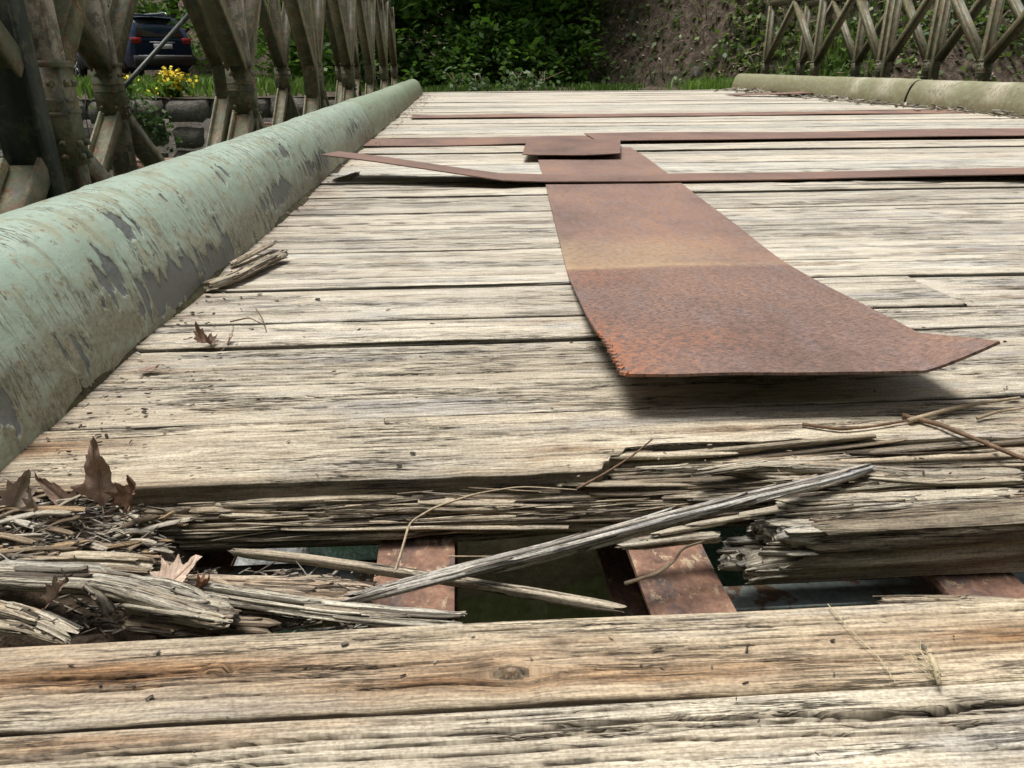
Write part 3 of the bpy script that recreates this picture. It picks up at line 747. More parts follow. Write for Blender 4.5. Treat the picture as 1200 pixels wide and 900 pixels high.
# the broken block of the missing plank, right: a solid core with a shattered left end
def broken_block():
    xa, xb = P(945, 640, -.03).x, P(1330, 640, -.03).x
    ya = P(1000, 616, -.002).y - .002; yb = ya + .05
    n1, n2 = 150, 40
    pr = []
    for k in range(14): pr.append((0, -.050 + .046 * k / 13))
    for k in range(16): pr.append((.05 * (k + .5) / 16, -.002))
    for k in range(10): pr.append((.05, -.004 - .046 * k / 9))
    pr = np.array(pr)
    xs = np.concatenate([np.linspace(xa, xb, n1 - 30), np.linspace(xb + .05, PX1, 30)])
    X, _ = np.meshgrid(xs, np.arange(len(pr)), indexing='ij')
    py_, pz_ = np.broadcast_to(pr[:, 0], X.shape), np.broadcast_to(pr[:, 1], X.shape)
    s = np.concatenate([[0], np.cumsum(np.hypot(*np.diff(pr, axis=0).T))])
    S = np.broadcast_to(s, X.shape)
    d = .0022 * fbm(X * 9, S * 160, 4, 71) + .0030 * fbm(X * 3, S * 45, 4, 72) - .003 * np.exp(-(fbm(X * 2.5, S * 60, 3, 73) / .06) ** 2)
    ledge = .004 * sstep(.012, .016, S) - .004
    ny = np.where(np.arange(len(pr)) < 14, -1, np.where(np.arange(len(pr)) < 30, 0, 1)); nz = np.where((np.arange(len(pr)) >= 14) & (np.arange(len(pr)) < 30), 1, 0)
    # jagged left end: every line of the section stops somewhere else
    fl = np.exp(-((xs - xa) / .05) ** 2)
    xbot = P(866, 686, -.05).x - xa
    fr_ = np.clip((-.004 - pr[:, 1]) / .046, 0, 1)
    cut = .016 * (vn(s * 220, s * 0, 9) - .5) + xbot * .75 * fr_ ** 1.6
    Xo = X + fl[:, None] * cut[None, :] * 1.0
    tilt = np.minimum(X - xa, .4) * .012
    V = np.stack([Xo, ya + py_ + ny * d - ledge * (ny == -1), pz_ + nz * d + tilt - .004], -1)
    g = Geo()
    V_ = V.reshape(-1, 3)
    g.add(V_, grid_faces(n1, len(pr))[:, ::-1], None, grain=np.stack([X, S, X * 0], -1).reshape(-1, 3), stain=np.full(len(V_), .2), dirt=np.clip(.42 + .3 * fbm(X * 20, S * 90, 4, 74), 0, 1).ravel())
    # end fan
    c = np.array([[xa + .012, ya + .025, -.03]]); k = len(pr); i = np.arange(k - 1)
    g.add(np.vstack([V[0], c]), None, np.stack([np.full(k - 1, k), i, i + 1], 1), grain=np.vstack([V[0], c]), stain=np.zeros(k + 1), dirt=np.zeros(k + 1))
    rs = np.random.RandomState(4)
    sh = Geo()
    for q in range(110):
        yy = ya + rs.uniform(.002, .045); zz = rs.uniform(-.05, -.006)
        L = rs.uniform(.006, .026)
        x1 = xa + rs.uniform(-.012, .008) + xbot * .75 * max(0, (-.004 - zz) / .046) ** 1.6
        pts = [(x1 - L, yy + rs.normal(0, .002), zz + rs.normal(0, .0025)), (x1, yy, zz), (x1 + .016, yy, zz)]
        Vv, Q, T, G_, S_, D_ = splinter_geo(pts, rs.choice([.002, .004, .008, .012]), rs.uniform(.0012, .006), 300 + q, n=6, jag=.5, ends=(.08, 0), k=8, roll=rs.normal(0, .3))
        sh.add(Vv, Q, T, grain=G_, stain=S_, dirt=D_)
    me = g.mesh('broken_block', False)
    o = np.array([(xa + xb) / 2, ya + .025, -.03])
    me.transform(Matrix.Translation(Vector(-o)))
    ob = obj('broken_plank_end', me, WOOD, None, o, (.90, .84, .74))
    me2 = sh.mesh('shattered_end', False); me2.transform(Matrix.Translation(Vector(-o)))
    obj('shattered_end', me2, WOOD, ob, None, (1.05, 1.04, 1.0))['label'] = 'shattered pale grey fibres at the left end'
    return ob
bb = broken_block()
tag(bb, 'broken end of the missing plank with a shattered grey left end', 'broken plank')
loose([(1022, 703), (1100, 703), (1210, 706)], -.020, .008, .004, 'thin strip lying in front of the third stringer', n=12, jag=.4, color=(.9, .84, .74))

# left side remnants of the missing plank
LS = [([(150, 700), (200, 705), (262, 716)], [-.008, -.009, -.012], .006, .004, 'thin dark splinter lying on the stubby pale splinter', (.8, .72, .62)),
      ([(-20, 676), (60, 680), (110, 680), (160, 690), (215, 708), (262, 722)], [-.006, -.004, -.002, -.006, -.012, -.014], .020, .011, 'thick pale bent splinter at the left end of the gap', (1.05, 1.04, 1.0)),
      ([(205, 690), (290, 703), (380, 716), (470, 726), (545, 730)], [-.018, -.016, -.014, -.012, -.012], .013, .009, 'long pale splinter sloping down to the front plank', (1.06, 1.05, 1.0)),
      ([(150, 706), (215, 716), (280, 728)], [-.014, -.013, -.012], .016, .010, 'stubby pale splinter end beside the front plank', (1.02, .99, .92)),
      ([(-20, 708), (30, 720), (65, 735), (90, 748)], [-.004, -.004, -.006, -.008], .012, .008, 'pale splinter with a dark split in the left bottom corner', (1.05, 1.02, .95)),
      ([(-20, 730), (30, 736), (78, 750)], [-.008, -.008, -.01], .009, .006, 'short splinter wedged against the front plank at left', (1.0, .95, .85)),
      ([(-20, 657), (60, 658), (130, 660), (185, 664)], [-.012, -.011, -.012, -.014], .019, .010, 'flat beige fragment along the left end of the gap', (1.0, .93, .82)),
      ([(100, 683), (120, 700), (132, 722)], [.002, -.006, -.02], .008, .007, 'short bent piece curling down from the thick pale splinter', (.8, .74, .66)),
      ([(215, 686), (300, 689), (380, 693), (440, 696)], [-.030, -.028, -.028, -.028], .022, .008, 'flat crumbling brown strip in front of the hole', (.95, .83, .72)),
      ([(240, 697), (330, 702), (420, 706)], [-.030, -.029, -.028], .022, .008, 'second crumbling strip below the flat brown strip', (.95, .85, .74)),
      ([(205, 679), (300, 681), (400, 680)], [-.034, -.034, -.034], .010, .004, 'thin dark strip at the front lip of the hole', (.85, .78, .70)),
      ([(150, 725), (260, 735), (330, 738)], [-.025, -.025, -.025], .02, .008, 'dark rotted fragment beneath the stubby splinter', (.6, .52, .44)),
      ([(250, 680), (275, 688), (300, 694)], [-.022, -.02, -.02], .005, .003, 'small dark sliver on the crumbling strip', (.7, .6, .5))]
for px_, z, wd, th, lb, c in LS:
    loose(px_, z, wd, th, lb, n=22, jag=.42, ends=(.04, .12), color=c, hollow=.12)

# bed of rubble under the left debris
g = Geo()
xa, xb, ya, yb = -.42, P(200, 680, -.04).x, f1 + .002, pl_edges[0] - .002
n1, n2 = 70, 60
X, Y = np.meshgrid(np.linspace(xa, xb, n1), np.linspace(ya, yb, n2), indexing='ij')
Z = -.040 + .010 * fbm(X * 30, Y * 60, 4, 41) + .022 * sstep(-.25, -.36, X) * sstep(ya, ya + .08, Y)
Z -= .02 * sstep(xb - .02, xb, X)
V = np.stack([X, Y, Z], -1).reshape(-1, 3)
g.add(V, grid_faces(n1, n2)[:, ::-1])
tag(obj('wood_rubble', g.mesh('wood_rubble'), EARTH), 'dark crumbled wood and dirt filling the left end of the gap', 'rubble', kind='stuff')
# chips: the larger ones single, crumbs as stuff
rs = np.random.RandomState(21)
tonesC = [(1.0, .95, .85), (.62, .52, .42), (.36, .29, .23), (1.02, 1.0, .96), (.72, .55, .38)]
CN = ('cream', 'brown', 'dark brown', 'pale grey', 'reddish tan')
def pile_z(x, y): return -.034 + .022 * float(sstep(-.25, -.36, np.array(x))) * float(sstep(ya, ya + .08, np.array(y)))
for k in range(58):
    px_, py_ = rs.uniform(0, 200), rs.uniform(572, 664)
    if px_ > 120: py_ = rs.uniform(608, 660)
    c0 = P(px_, py_, -.02); z = pile_z(c0.x, c0.y) + rs.uniform(.004, .012)
    c0 = P(px_, py_, z)
    L = rs.uniform(.018, .06); a = rs.normal(0, .35); ti = rs.randint(5)
    e = Vector((math.cos(a), math.sin(a), rs.normal(0, .10))) * L / 2
    tag(splinter('wood_chip', [c0 - e, c0 + Vector((0, 0, rs.uniform(0, .003))), c0 + e], rs.uniform(.0018, .007), rs.uniform(.0012, .0032), 800 + k, color=tonesC[ti], n=7, jag=.5, ends=(rs.uniform(.02, .15), rs.uniform(.02, .15)), smooth=False, k=8),
        '%s torn wood chip in the debris pile at the left end of the gap' % CN[ti], 'wood chip', '%s wood chips piled at the left end of the gap' % CN[ti])
g = Geo()
for k in range(1300):
    if k < 800:
        px_, py_ = rs.uniform(-20, 192), rs.uniform(585, 668)
        z = -.036 + rs.uniform(.003, .014); c0 = P(px_, py_, z); z = pile_z(c0.x, c0.y) + rs.uniform(0, .010); c0 = P(px_, py_, z)
    else:
        px_, py_ = rs.uniform(0, 440), rs.uniform(668, 742); c0 = P(px_, py_, rs.uniform(-.038, -.028))
        if c0.y < f1 + .003: c0.y = f1 + .004
    L = rs.uniform(.003, .010) if rs.rand() < .6 else rs.uniform(.012, .034); a = rs.normal(0, .55)
    e = Vector((math.cos(a), math.sin(a), rs.normal(0, .25))) * L / 2
    V, Q, T, G_, S, D = splinter_geo([c0 - e, c0 + e], rs.uniform(.0006, .0020) * (1.6 if L < .010 else .8), rs.uniform(.0006, .0018), 9000 + k, n=4, jag=.6, ends=(.03, .03), k=6, stain=rs.choice([0, 0, .4, .8]))
    g.add(V, Q, T, grain=G_, stain=S, dirt=np.full(len(V), rs.choice([0, .2, .5, .75])))
tag(obj('wood_crumbs', g.mesh('wood_crumbs', False), WOOD), 'tiny crumbs of rotten wood strewn over the left debris', 'crumbs', kind='stuff')

g = Geo(); rs = np.random.RandomState(61)
for k in range(420):
    px_, py_ = rs.uniform(30, 1200), 900 - 560 * rs.rand() ** .6
    if rs.rand() < .4: px_ = 545 - (py_ - 75) * rs.uniform(.8, 1.12); py_ = max(py_, 215)
    if 560 < py_ < 735: continue
    c0 = P(px_, py_, .0012)
    if c0.x < XL + .006 or c0.y > 3: continue
    zc_ = c0.y * .9 + .15; L = rs.uniform(.0012, .0045) * (.6 + zc_); a = rs.normal(0, .8)
    e = Vector((math.cos(a), math.sin(a), rs.normal(0, .1))) * L / 2
    V, Q, T, G_, S, D = splinter_geo([c0 - e, c0 + e], L * rs.uniform(.2, .7), L * .25, 70 + k, n=3, jag=.6, ends=(.05, .05), k=6, stain=rs.choice([0, .6, 1]))
    g.add(V, Q, T, grain=G_, stain=S, dirt=np.full(len(V), rs.choice([0, .3, .7, .85])))
tag(obj('grit', g.mesh('grit', False), WOOD), 'fine grit and specks lying on the planks', 'grit', kind='stuff')
# chips by the left kerb, further up
loose([(242, 336), (275, 325), (305, 310), (334, 297)], [.010, .012, .014, .014], .024, .013, 'stout broken wood piece lying by the left kerb', n=14, jag=.3, ends=(.05, .02), color=(1.0, .95, .86))
loose([(268, 312), (295, 298), (322, 284)], [.008, .012, .014], .015, .007, 'smaller broken wood piece behind the stout one', n=12, jag=.35, ends=(.1, .05), color=(.98, .90, .80))
loose([(335, 205), (370, 196), (392, 190)], [.006, .01, .012], .012, .008, 'pale sliver by the left kerb under the raised strip', n=8, color=(1.05, 1.03, 1.0))
loose([(392, 212), (408, 208), (420, 203)], [.006, .008, .008], .018, .01, 'small pale fragment under the raised strip', n=7, color=(1.08, 1.06, 1.03))

# ------------------------------------------------------------------ dead leaves
DRY = NT('dry leaf')
_o = DRY.attr('luv'); _a = DRY.noise(DRY.scale(_o, (1, 1, 1)), 5, 5, .65); _v = DRY.noise(_o, 26, 4, .7)
_sx = DRY.n('ShaderNodeSeparateXYZ'); DRY.put(_sx.inputs[0], _o)
_ax = DRY.math('ABSOLUTE', _sx.outputs[0])
_mid = DRY.mr(_ax, .006, .022, 1, 0)
_side = DRY.mr(DRY.math('ABSOLUTE', DRY.math('SINE', DRY.math('MULTIPLY', DRY.math('SUBTRACT', _sx.outputs[1], DRY.math('MULTIPLY', _ax, .9)), 24.0))), .05, .20, .8, 0)
_vein = DRY.math('MAXIMUM', _mid, _side)
_c = DRY.ramp(_a, [(.3, (.20, .145, .12)), (.48, (.33, .245, .20)), (.6, (.42, .33, .275)), (.75, (.52, .44, .37))])
_c = DRY.mix(DRY.mr(_v, .55, .7, 0, .7), _c, (.16, .11, .085))
_c = DRY.mix(DRY.math('MULTIPLY', _vein, .45), _c, (.50, .41, .33))
DRYM = DRY.done(DRY.mix(1.0, DRY.mix(.35, _c, (.30, .26, .21)), DRY.oinfo('Color'), 'MULTIPLY'), .55, DRY.bump(DRY.math('SUBTRACT', DRY.math('MULTIPLY', _v, .6), _vein), .7, .0012), spec=.35)
OUT = [(0, -.30), (.06, -.10), (.30, -.22), (.24, -.05), (.50, .02), (.36, .12), (.46, .34), (.25, .28), (.20, .42), (.10, .36), (0, .70)]
OUT = OUT + [(-x, y) for x, y in OUT[-2:0:-1]]
OUT = [(0, -.30), (.08, -.12), (.34, -.20), (.27, -.02), (.46, .10), (.27, .17), (.33, .40), (.17, .36), (.12, .50), (0, .74)]
OUT = OUT + [(-x, y) for x, y in OUT[-2:0:-1]]
LANCE = [(0, -.3), (.10, -.16), (.24, -.06), (.34, .10), (.20, .10), (.18, .24), (.17, .40), (.09, .62), (0, .86)]
LANCE = LANCE + [(-x * 1.15, y + .04) for x, y in LANCE[-2:0:-1]]
def leaf(loc, size, rot, label, curl=.8, color=(1, 1, 1), narrow=1.0, name='dead_leaf', outline=None):
    c_ = np.array(outline or OUT) * [narrow, 1]; k0 = len(c_)
    sub = 4; pts = []
    for i in range(k0):                                   # a rounded outline, tips kept
        p0_, p1_, p2_, p3_ = c_[i - 1], c_[i], c_[(i + 1) % k0], c_[(i + 2) % k0]
        for t in np.arange(sub) / sub:
            pts.append(.5 * (2 * p1_ + (p2_ - p0_) * .6 * t + (2 * .7 * 1 * (p2_ - p1_) * 1.0) * 0 + ((2 * (p2_ - p1_)) - (p2_ - p0_) * .6) * t * t * (2 - t) * 1.0) if False else p1_ + (p2_ - p1_) * t + (.10 * ((p1_ - p0_) - (p3_ - p2_))) * t * (1 - t) * 2)
    pts = np.array(pts)
    rl = np.random.RandomState(len(label) * 7 + int(size * 1e5) % 97)
    pts = pts * (1 + .035 * rl.normal(0, 1, (len(pts), 1)))
    rings = [1.0, .86, .70, .54, .38, .2, .07]
    V = np.vstack([pts * r for r in rings] + [np.zeros((1, 2))])
    k = len(pts)
    Q = []
    for a in range(len(rings) - 1):
        for i in range(k):
            j = (i + 1) % k; Q.append((a * k + i, a * k + j, (a + 1) * k + j, (a + 1) * k + i))
    nr = len(rings) - 1
    T = [(nr * k + i, nr * k + (i + 1) % k, (nr + 1) * k) for i in range(k)]
    x, y = V[:, 0], V[:, 1]
    z = curl * (x * x * 1.3 + .35 * np.abs(x) + .5 * y * y * np.sign(y)) + .16 * fbm(x * 4 + 5, y * 4, 3, int(size * 1e6) % 1000) * np.hypot(x, y) * 2 - .02 * np.exp(-(x / .03) ** 2)
    V3 = np.stack([x, y, z], 1) * size
    g = Geo(); g.add(V3, Q, T, luv=np.stack([x, y, z], 1))
    pt = np.array([(0, -.28, curl * -.02), (.02, -.5, .02), (.05, -.75, .06)]) * size
    Vt, Qt, Tt = tube_geo(pt, [.012 * size, .01 * size, .008 * size], 5); g.add(Vt, Qt, Tt, luv=np.full((len(Vt), 3), .4))
    o = obj(name, g.mesh(name), DRYM, None, loc, color)
    o.rotation_euler = rot
    return tag(o, label, 'leaf')
def leaf_px(px_, py_, z, sizepx, rot, label, **kw):
    p = P(px_, py_, z); d = (p - CAM).dot(fwd)
    return leaf(p, sizepx * d / 901, rot, label, **kw)
leaf_px(118, 574, .004, 78, (R(80), R(4), R(12)), 'brown dead leaf standing upright on the left debris pile', curl=.4, color=(1.25, 1.05, .98), narrow=.9, outline=LANCE)
leaf_px(78, 590, -.006, 55, (R(50), R(-20), R(60)), 'folded brown leaf left of the upright leaf', curl=1.0, color=(1.1, .95, .9), narrow=.8, outline=LANCE)
leaf_px(152, 590, -.004, 52, (R(66), R(10), R(-40)), 'dark reddish leaf to the right of the upright leaf', curl=.9, color=(.75, .55, .45))
leaf_px(196, 684, -.010, 62, (R(14), R(8), R(-60)), 'pale tan leaf lying on the splinters beside the hole', curl=.6, color=(1.7, 1.6, 1.5))
leaf_px(232, 692, -.016, 34, (R(30), R(-14), R(-95)), 'rust brown curled leaf beside the pale tan leaf', curl=1.3, color=(1.0, .62, .45))
leaf_px(62, 702, .000, 62, (R(40), R(20), R(-62)), 'dark folded leaf leaning on the thick pale splinter', curl=1.3, color=(.62, .55, .5), narrow=.5)
leaf_px(18, 588, .0, 50, (R(55), R(30), R(20)), 'crumpled grey leaf at the far left of the debris pile', curl=1.4, color=(1.35, 1.35, 1.3))
leaf_px(44, 600, -.004, 44, (R(70), R(-10), R(-30)), 'small grey brown leaf in the debris next to the crumpled grey leaf', curl=1.2, color=(.9, .85, .8), narrow=.7)
leaf_px(236, 398, .004, 30, (R(62), R(-10), R(14)), 'small brown leaf upright on the plank by the left kerb', curl=.8, color=(.9, .7, .6), narrow=.6)
leaf_px(246, 403, .004, 22, (R(30), R(20), R(80)), 'dark curled leaf at the foot of the small brown leaf', curl=1.4, color=(.55, .42, .35))
leaf_px(268, 400, .004, 26, (R(40), R(-20), R(-50)), 'pale grey leaf beside the small brown leaf', curl=.9, color=(1.6, 1.6, 1.6), narrow=.5)
leaf_px(170, 433, .003, 34, (R(6), R(4), R(-80)), 'flat brown leaf on the plank under the left kerb', curl=.2, color=(.95, .8, .75), narrow=.6)
twig([(270, 377), (292, 372), (310, 381)], [.004, .012, .006], .0012, 'small dark twig by the left kerb above the small leaves')
twig([(300, 362), (308, 374), (312, 388)], [.012, .006, .003], .001, 'tiny dark forked twig next to the left kerb')

# dried root tuft on the front plank
g = Geo(); rs = np.random.RandomState(9)
c0 = P(1093, 792, .004)
for k in range(15):
    a = rs.uniform(0, 6.28); L = rs.uniform(.008, .028)
    q = [c0 + Vector((rs.normal(0, .002), rs.normal(0, .002), rs.uniform(0, .005)))]
    for s_ in range(5):
        a += rs.normal(0, .35); q.append(q[-1] + Vector((math.cos(a) * .7, abs(math.sin(a)) if k < 16 else math.sin(a), rs.normal(0, .12))) * L / 5)
    g.tube(np.array([tuple(v) for v in q]) - np.array(c0), np.linspace(.00038, .00016, 6), 4)
STRAW = mat_noise('dry straw', [(.3, (.36, .30, .18)), (.7, (.6, .52, .34))], 60, .7, .2, .0005)
g.tube(np.array([(0, -.006, 0), (.002, .002, .004), (.003, .010, .006)]), [.0012, .0022, .0012], 6)
tag(obj('grass_root', g.mesh('grass_root'), STRAW, None, c0), 'pale dried tuft of roots on the front plank at right', 'dried tuft')
twig([(970, 708), (1000, 742), (1030, 770), (1050, 800)], [.003, .004, .003, .003], .0004, 'hair thin straw on the front plank left of the dried tuft', STRAW, 'straw', 'straw')

# ------------------------------------------------------------------ steel plates lying on the deck
def plate(name, fn, us, vs_, label, cat, color=(1, 1, 1), thick=.003, attrf=None, uvscale=1.0):
    U, W = np.meshgrid(us, vs_, indexing='ij')
    X, Y, Z = fn(U, W)
    V = np.stack([X, Y, Z], -1).reshape(-1, 3)
    o = V.mean(0)
    z0 = np.zeros(U.size)
    at = {'puv': np.stack([X, Y, X * 0], -1).reshape(-1, 3), 'yellow': z0, 'orange': z0, 'speckle': z0 + .25}
    if attrf: at.update({k: a.ravel() for k, a in attrf(U, W, X, Y).items()})
    # top and bottom sheets closed by a rim
    nu, nv = U.shape; n = nu * nv
    # normals from the sheet
    Pz = np.stack([X, Y, Z], -1); du = np.gradient(Pz, axis=0); dv = np.gradient(Pz, axis=1)
    nn = np.cross(du, dv); nn /= np.linalg.norm(nn, axis=-1, keepdims=True) + 1e-12
    nn *= np.sign(nn[..., 2:3].mean())
    B = (Pz - nn * thick).reshape(-1, 3)
    Q = grid_faces(nu, nv)
    idx = np.arange(n).reshape(nu, nv)
    rim = np.concatenate([idx[:, 0], idx[-1, 1:], idx[-2::-1, -1], idx[0, -2:0:-1]]); r2 = np.roll(rim, -1)
    RQ = np.stack([rim, r2, r2 + n, rim + n], 1)
    me = mesh_np(name, np.vstack([V, B]) - o, [Q, Q[:, ::-1] + n, RQ], True, {k: np.concatenate([a, a]) for k, a in at.items()})
    me.set_sharp_from_angle(angle=R(40))
    return tag(obj(name, me, RUST, None, o, color), label, cat)

PL_Y0, PL_Y1 = P(800, 438, .045).y, 3.22
def big(U, W):
    Yb = PL_Y0 + (PL_Y1 - PL_Y0) * W
    ky = [PL_Y0, .9, 1.15, 2.3, 3.22]
    wd = np.interp(Yb, ky, [.345, .358, .368, .385, .39])
    lx = np.interp(Yb, ky, [.146, .151, .165, .247, .304])
    X = lx + wd * U
    teeth = .009 * np.abs(((Yb - PL_Y0) / .0115) % 1 - .5) * 2 * sstep(.16, .10, Yb - PL_Y0) * np.exp(-U / .012)
    X = X + teeth
    Y = Yb - .05 * (X - lx) + .0022 * fbm(U * 6, U * 0, 3, 3) * sstep(.1, 0, W * 2.5)
    Z = 0.0075 + .040 * sstep(1.32, .66, Yb) + .0025 * fbm(Yb * 2.5, U * 2, 2, 8)
    Z = Z - .002 * np.sin(U * math.pi) * sstep(1.1, .72, Yb)
    cu = np.clip((U - .84) / .16, 0, 1) * np.clip((PL_Y0 + .12 - Yb) / .12, 0, 1) ** .8
    Z = Z + .027 * cu ** 1.3
    X = X + .014 * cu
    return X, Y, Z
def big_at(U, W, X, Y):
    band = sstep(1.222, 1.232, Y) * sstep(1.56, 1.27, Y + .06 * fbm(X * 7, Y * 4, 3, 12)) * (.75 + .5 * fbm(X * 5, Y * 9, 3, 13))
    return dict(yellow=band * np.clip(1.15 - 1.25 * U, .06, 1) + .25 * sstep(1.26, 1.232, Y) * sstep(1.2, 1.232, Y) , orange=np.clip(np.exp(-U / .10) * sstep(1.0, .74, Y) * .95 + .4 * np.exp(-((Y - 1.16) / .08) ** 2 - ((U - .1) / .2) ** 2) + .3 * np.exp(-((Y - .78) / .05) ** 2 - ((U - .3) / .25) ** 2), 0, 1),
                speckle=.22 + .78 * sstep(1.23, 1.20, Y) * (.55 + .45 * np.exp(-((Y - .95) / .2) ** 2)))
vs1 = np.concatenate([np.arange(0, .18, .0021), np.arange(.18, .6, .01), np.arange(.6, 2.5, .03), [2.5]]) / 2.5
us1 = np.concatenate([np.linspace(0, .05, 5)[:-1], np.linspace(.05, .75, 30)[:-1], np.linspace(.75, 1, 26)])
plate('steel_plate', big, us1, vs1, 'large rusty steel plate with one curled corner lying along the deck', 'steel plate', attrf=big_at)

s1a, s1b, s1c, s1d = P(378, 181, .085), P(640, 213, .016), P(1000, 207, .016), P(1200, 204, .026)
def strip1(U, W):                          # long cross strip, left end kinked up on to the kerb
    xs = np.array([s1a.x - .004, s1a.x + .15, s1b.x - .12, s1b.x, s1b.x + .25, s1c.x, s1d.x, 2.4, XR - .05])
    ys = np.array([s1a.y, (s1a.y * .75 + s1b.y * .25), s1b.y - .03, s1b.y, s1b.y, s1c.y, s1d.y, s1d.y + .02, s1d.y + .03])
    zs = np.array([.085, .068, .026, .017, .015, .014, .027, .02, .012])
    xx = xs[0] + (xs[-1] - xs[0]) * U
    wdt = np.interp(xx, [xs[0], xs[0] + .1, .2, 1.0, 3.5], [.19, .20, .235, .215, .20])
    return xx + .02 * W * sstep(.1, 0, U), np.interp(xx, xs, ys) + wdt * W, np.interp(xx, xs, zs) - .010 * W + .003 * fbm(xx * 1.5, W, 2, 4) * sstep(.1, .3, U)
plate('steel_strip', strip1, np.linspace(0, 1, 120), np.linspace(0, 1, 7), 'nearer rusty cross strip with its left end bent up on the kerb', 'steel strip', color=(.88, .86, .86))
q1 = P(425, 172, .004); q2 = P(620, 168, .004); q3 = P(729, 167, .008); q4 = P(1200, 162, .01)
def strip2a(U, W):
    x = q1.x + (q2.x + .3 - q1.x) * U
    return x, q1.y + (q2.y - q1.y) * U * .6 + .34 * W, .007 + .004 * fbm(x * 2, W, 2, 5) + 0 * W
plate('steel_strip', strip2a, np.linspace(0, 1, 40), np.linspace(0, 1, 7), 'short rusty strip between the left kerb and the small raised plate', 'steel strip', color=(.92, .88, .86))
def strip2b(U, W):
    x = q3.x - .10 + (XR - .04 - q3.x + .1) * U
    return x, q3.y + .02 + .40 * W + .02 * U, .013 + .006 * fbm(x * 1.2, W, 2, 6) + 0 * W
plate('steel_strip', strip2b, np.linspace(0, 1, 70), np.linspace(0, 1, 7), 'middle rusty strip from the small plate to the right kerb', 'steel strip', color=(.88, .87, .88))
q5 = P(490, 140, .0); q6 = P(1200, 136, .0)
def strip3(U, W):
    x = XL + .1 + (XR - XL - .14) * U
    return x, q5.y + .02 * U + .28 * W, .008 + .004 * fbm(x * 1.2, W, 2, 7) + 0 * W
plate('steel_strip', strip3, np.linspace(0, 1, 70), np.linspace(0, 1, 6), 'far rusty strip reaching across the whole deck', 'steel strip', color=(1.05, 1.0, .96))
a1, a2, a3, a4 = P(612, 180, .030), P(727, 179, .030), P(727, 163, .026), P(618, 163, .026)
def small(U, W):
    p = [[(np.array(a1) * (1 - U[..., None]) + np.array(a2) * U[..., None]) * (1 - W[..., None]) + (np.array(a4) * (1 - U[..., None]) + np.array(a3) * U[..., None]) * W[..., None]]][0][0]
    return p[..., 0], p[..., 1], p[..., 2] - .006 * np.sin(U * math.pi) * (1 - W) + .002 * fbm(U * 3, W * 3, 2, 9)
plate('steel_plate', small, np.linspace(0, 1, 20), np.linspace(0, 1, 16), 'small raised rusty plate lying across the middle of the deck', 'steel plate', color=(.86, .82, .80))
b1 = P(862, 113, .0)
def strip4(U, W):
    x = b1.x + .9 * U
    return x, b1.y + .35 * W - .7 * U, .01 + .05 * U + 0 * W
plate('steel_strip', strip4, np.linspace(0, 1, 20), np.linspace(0, 1, 6), 'rusty strip resting against the far end of the right kerb', 'steel strip', color=(.9, .85, .8))

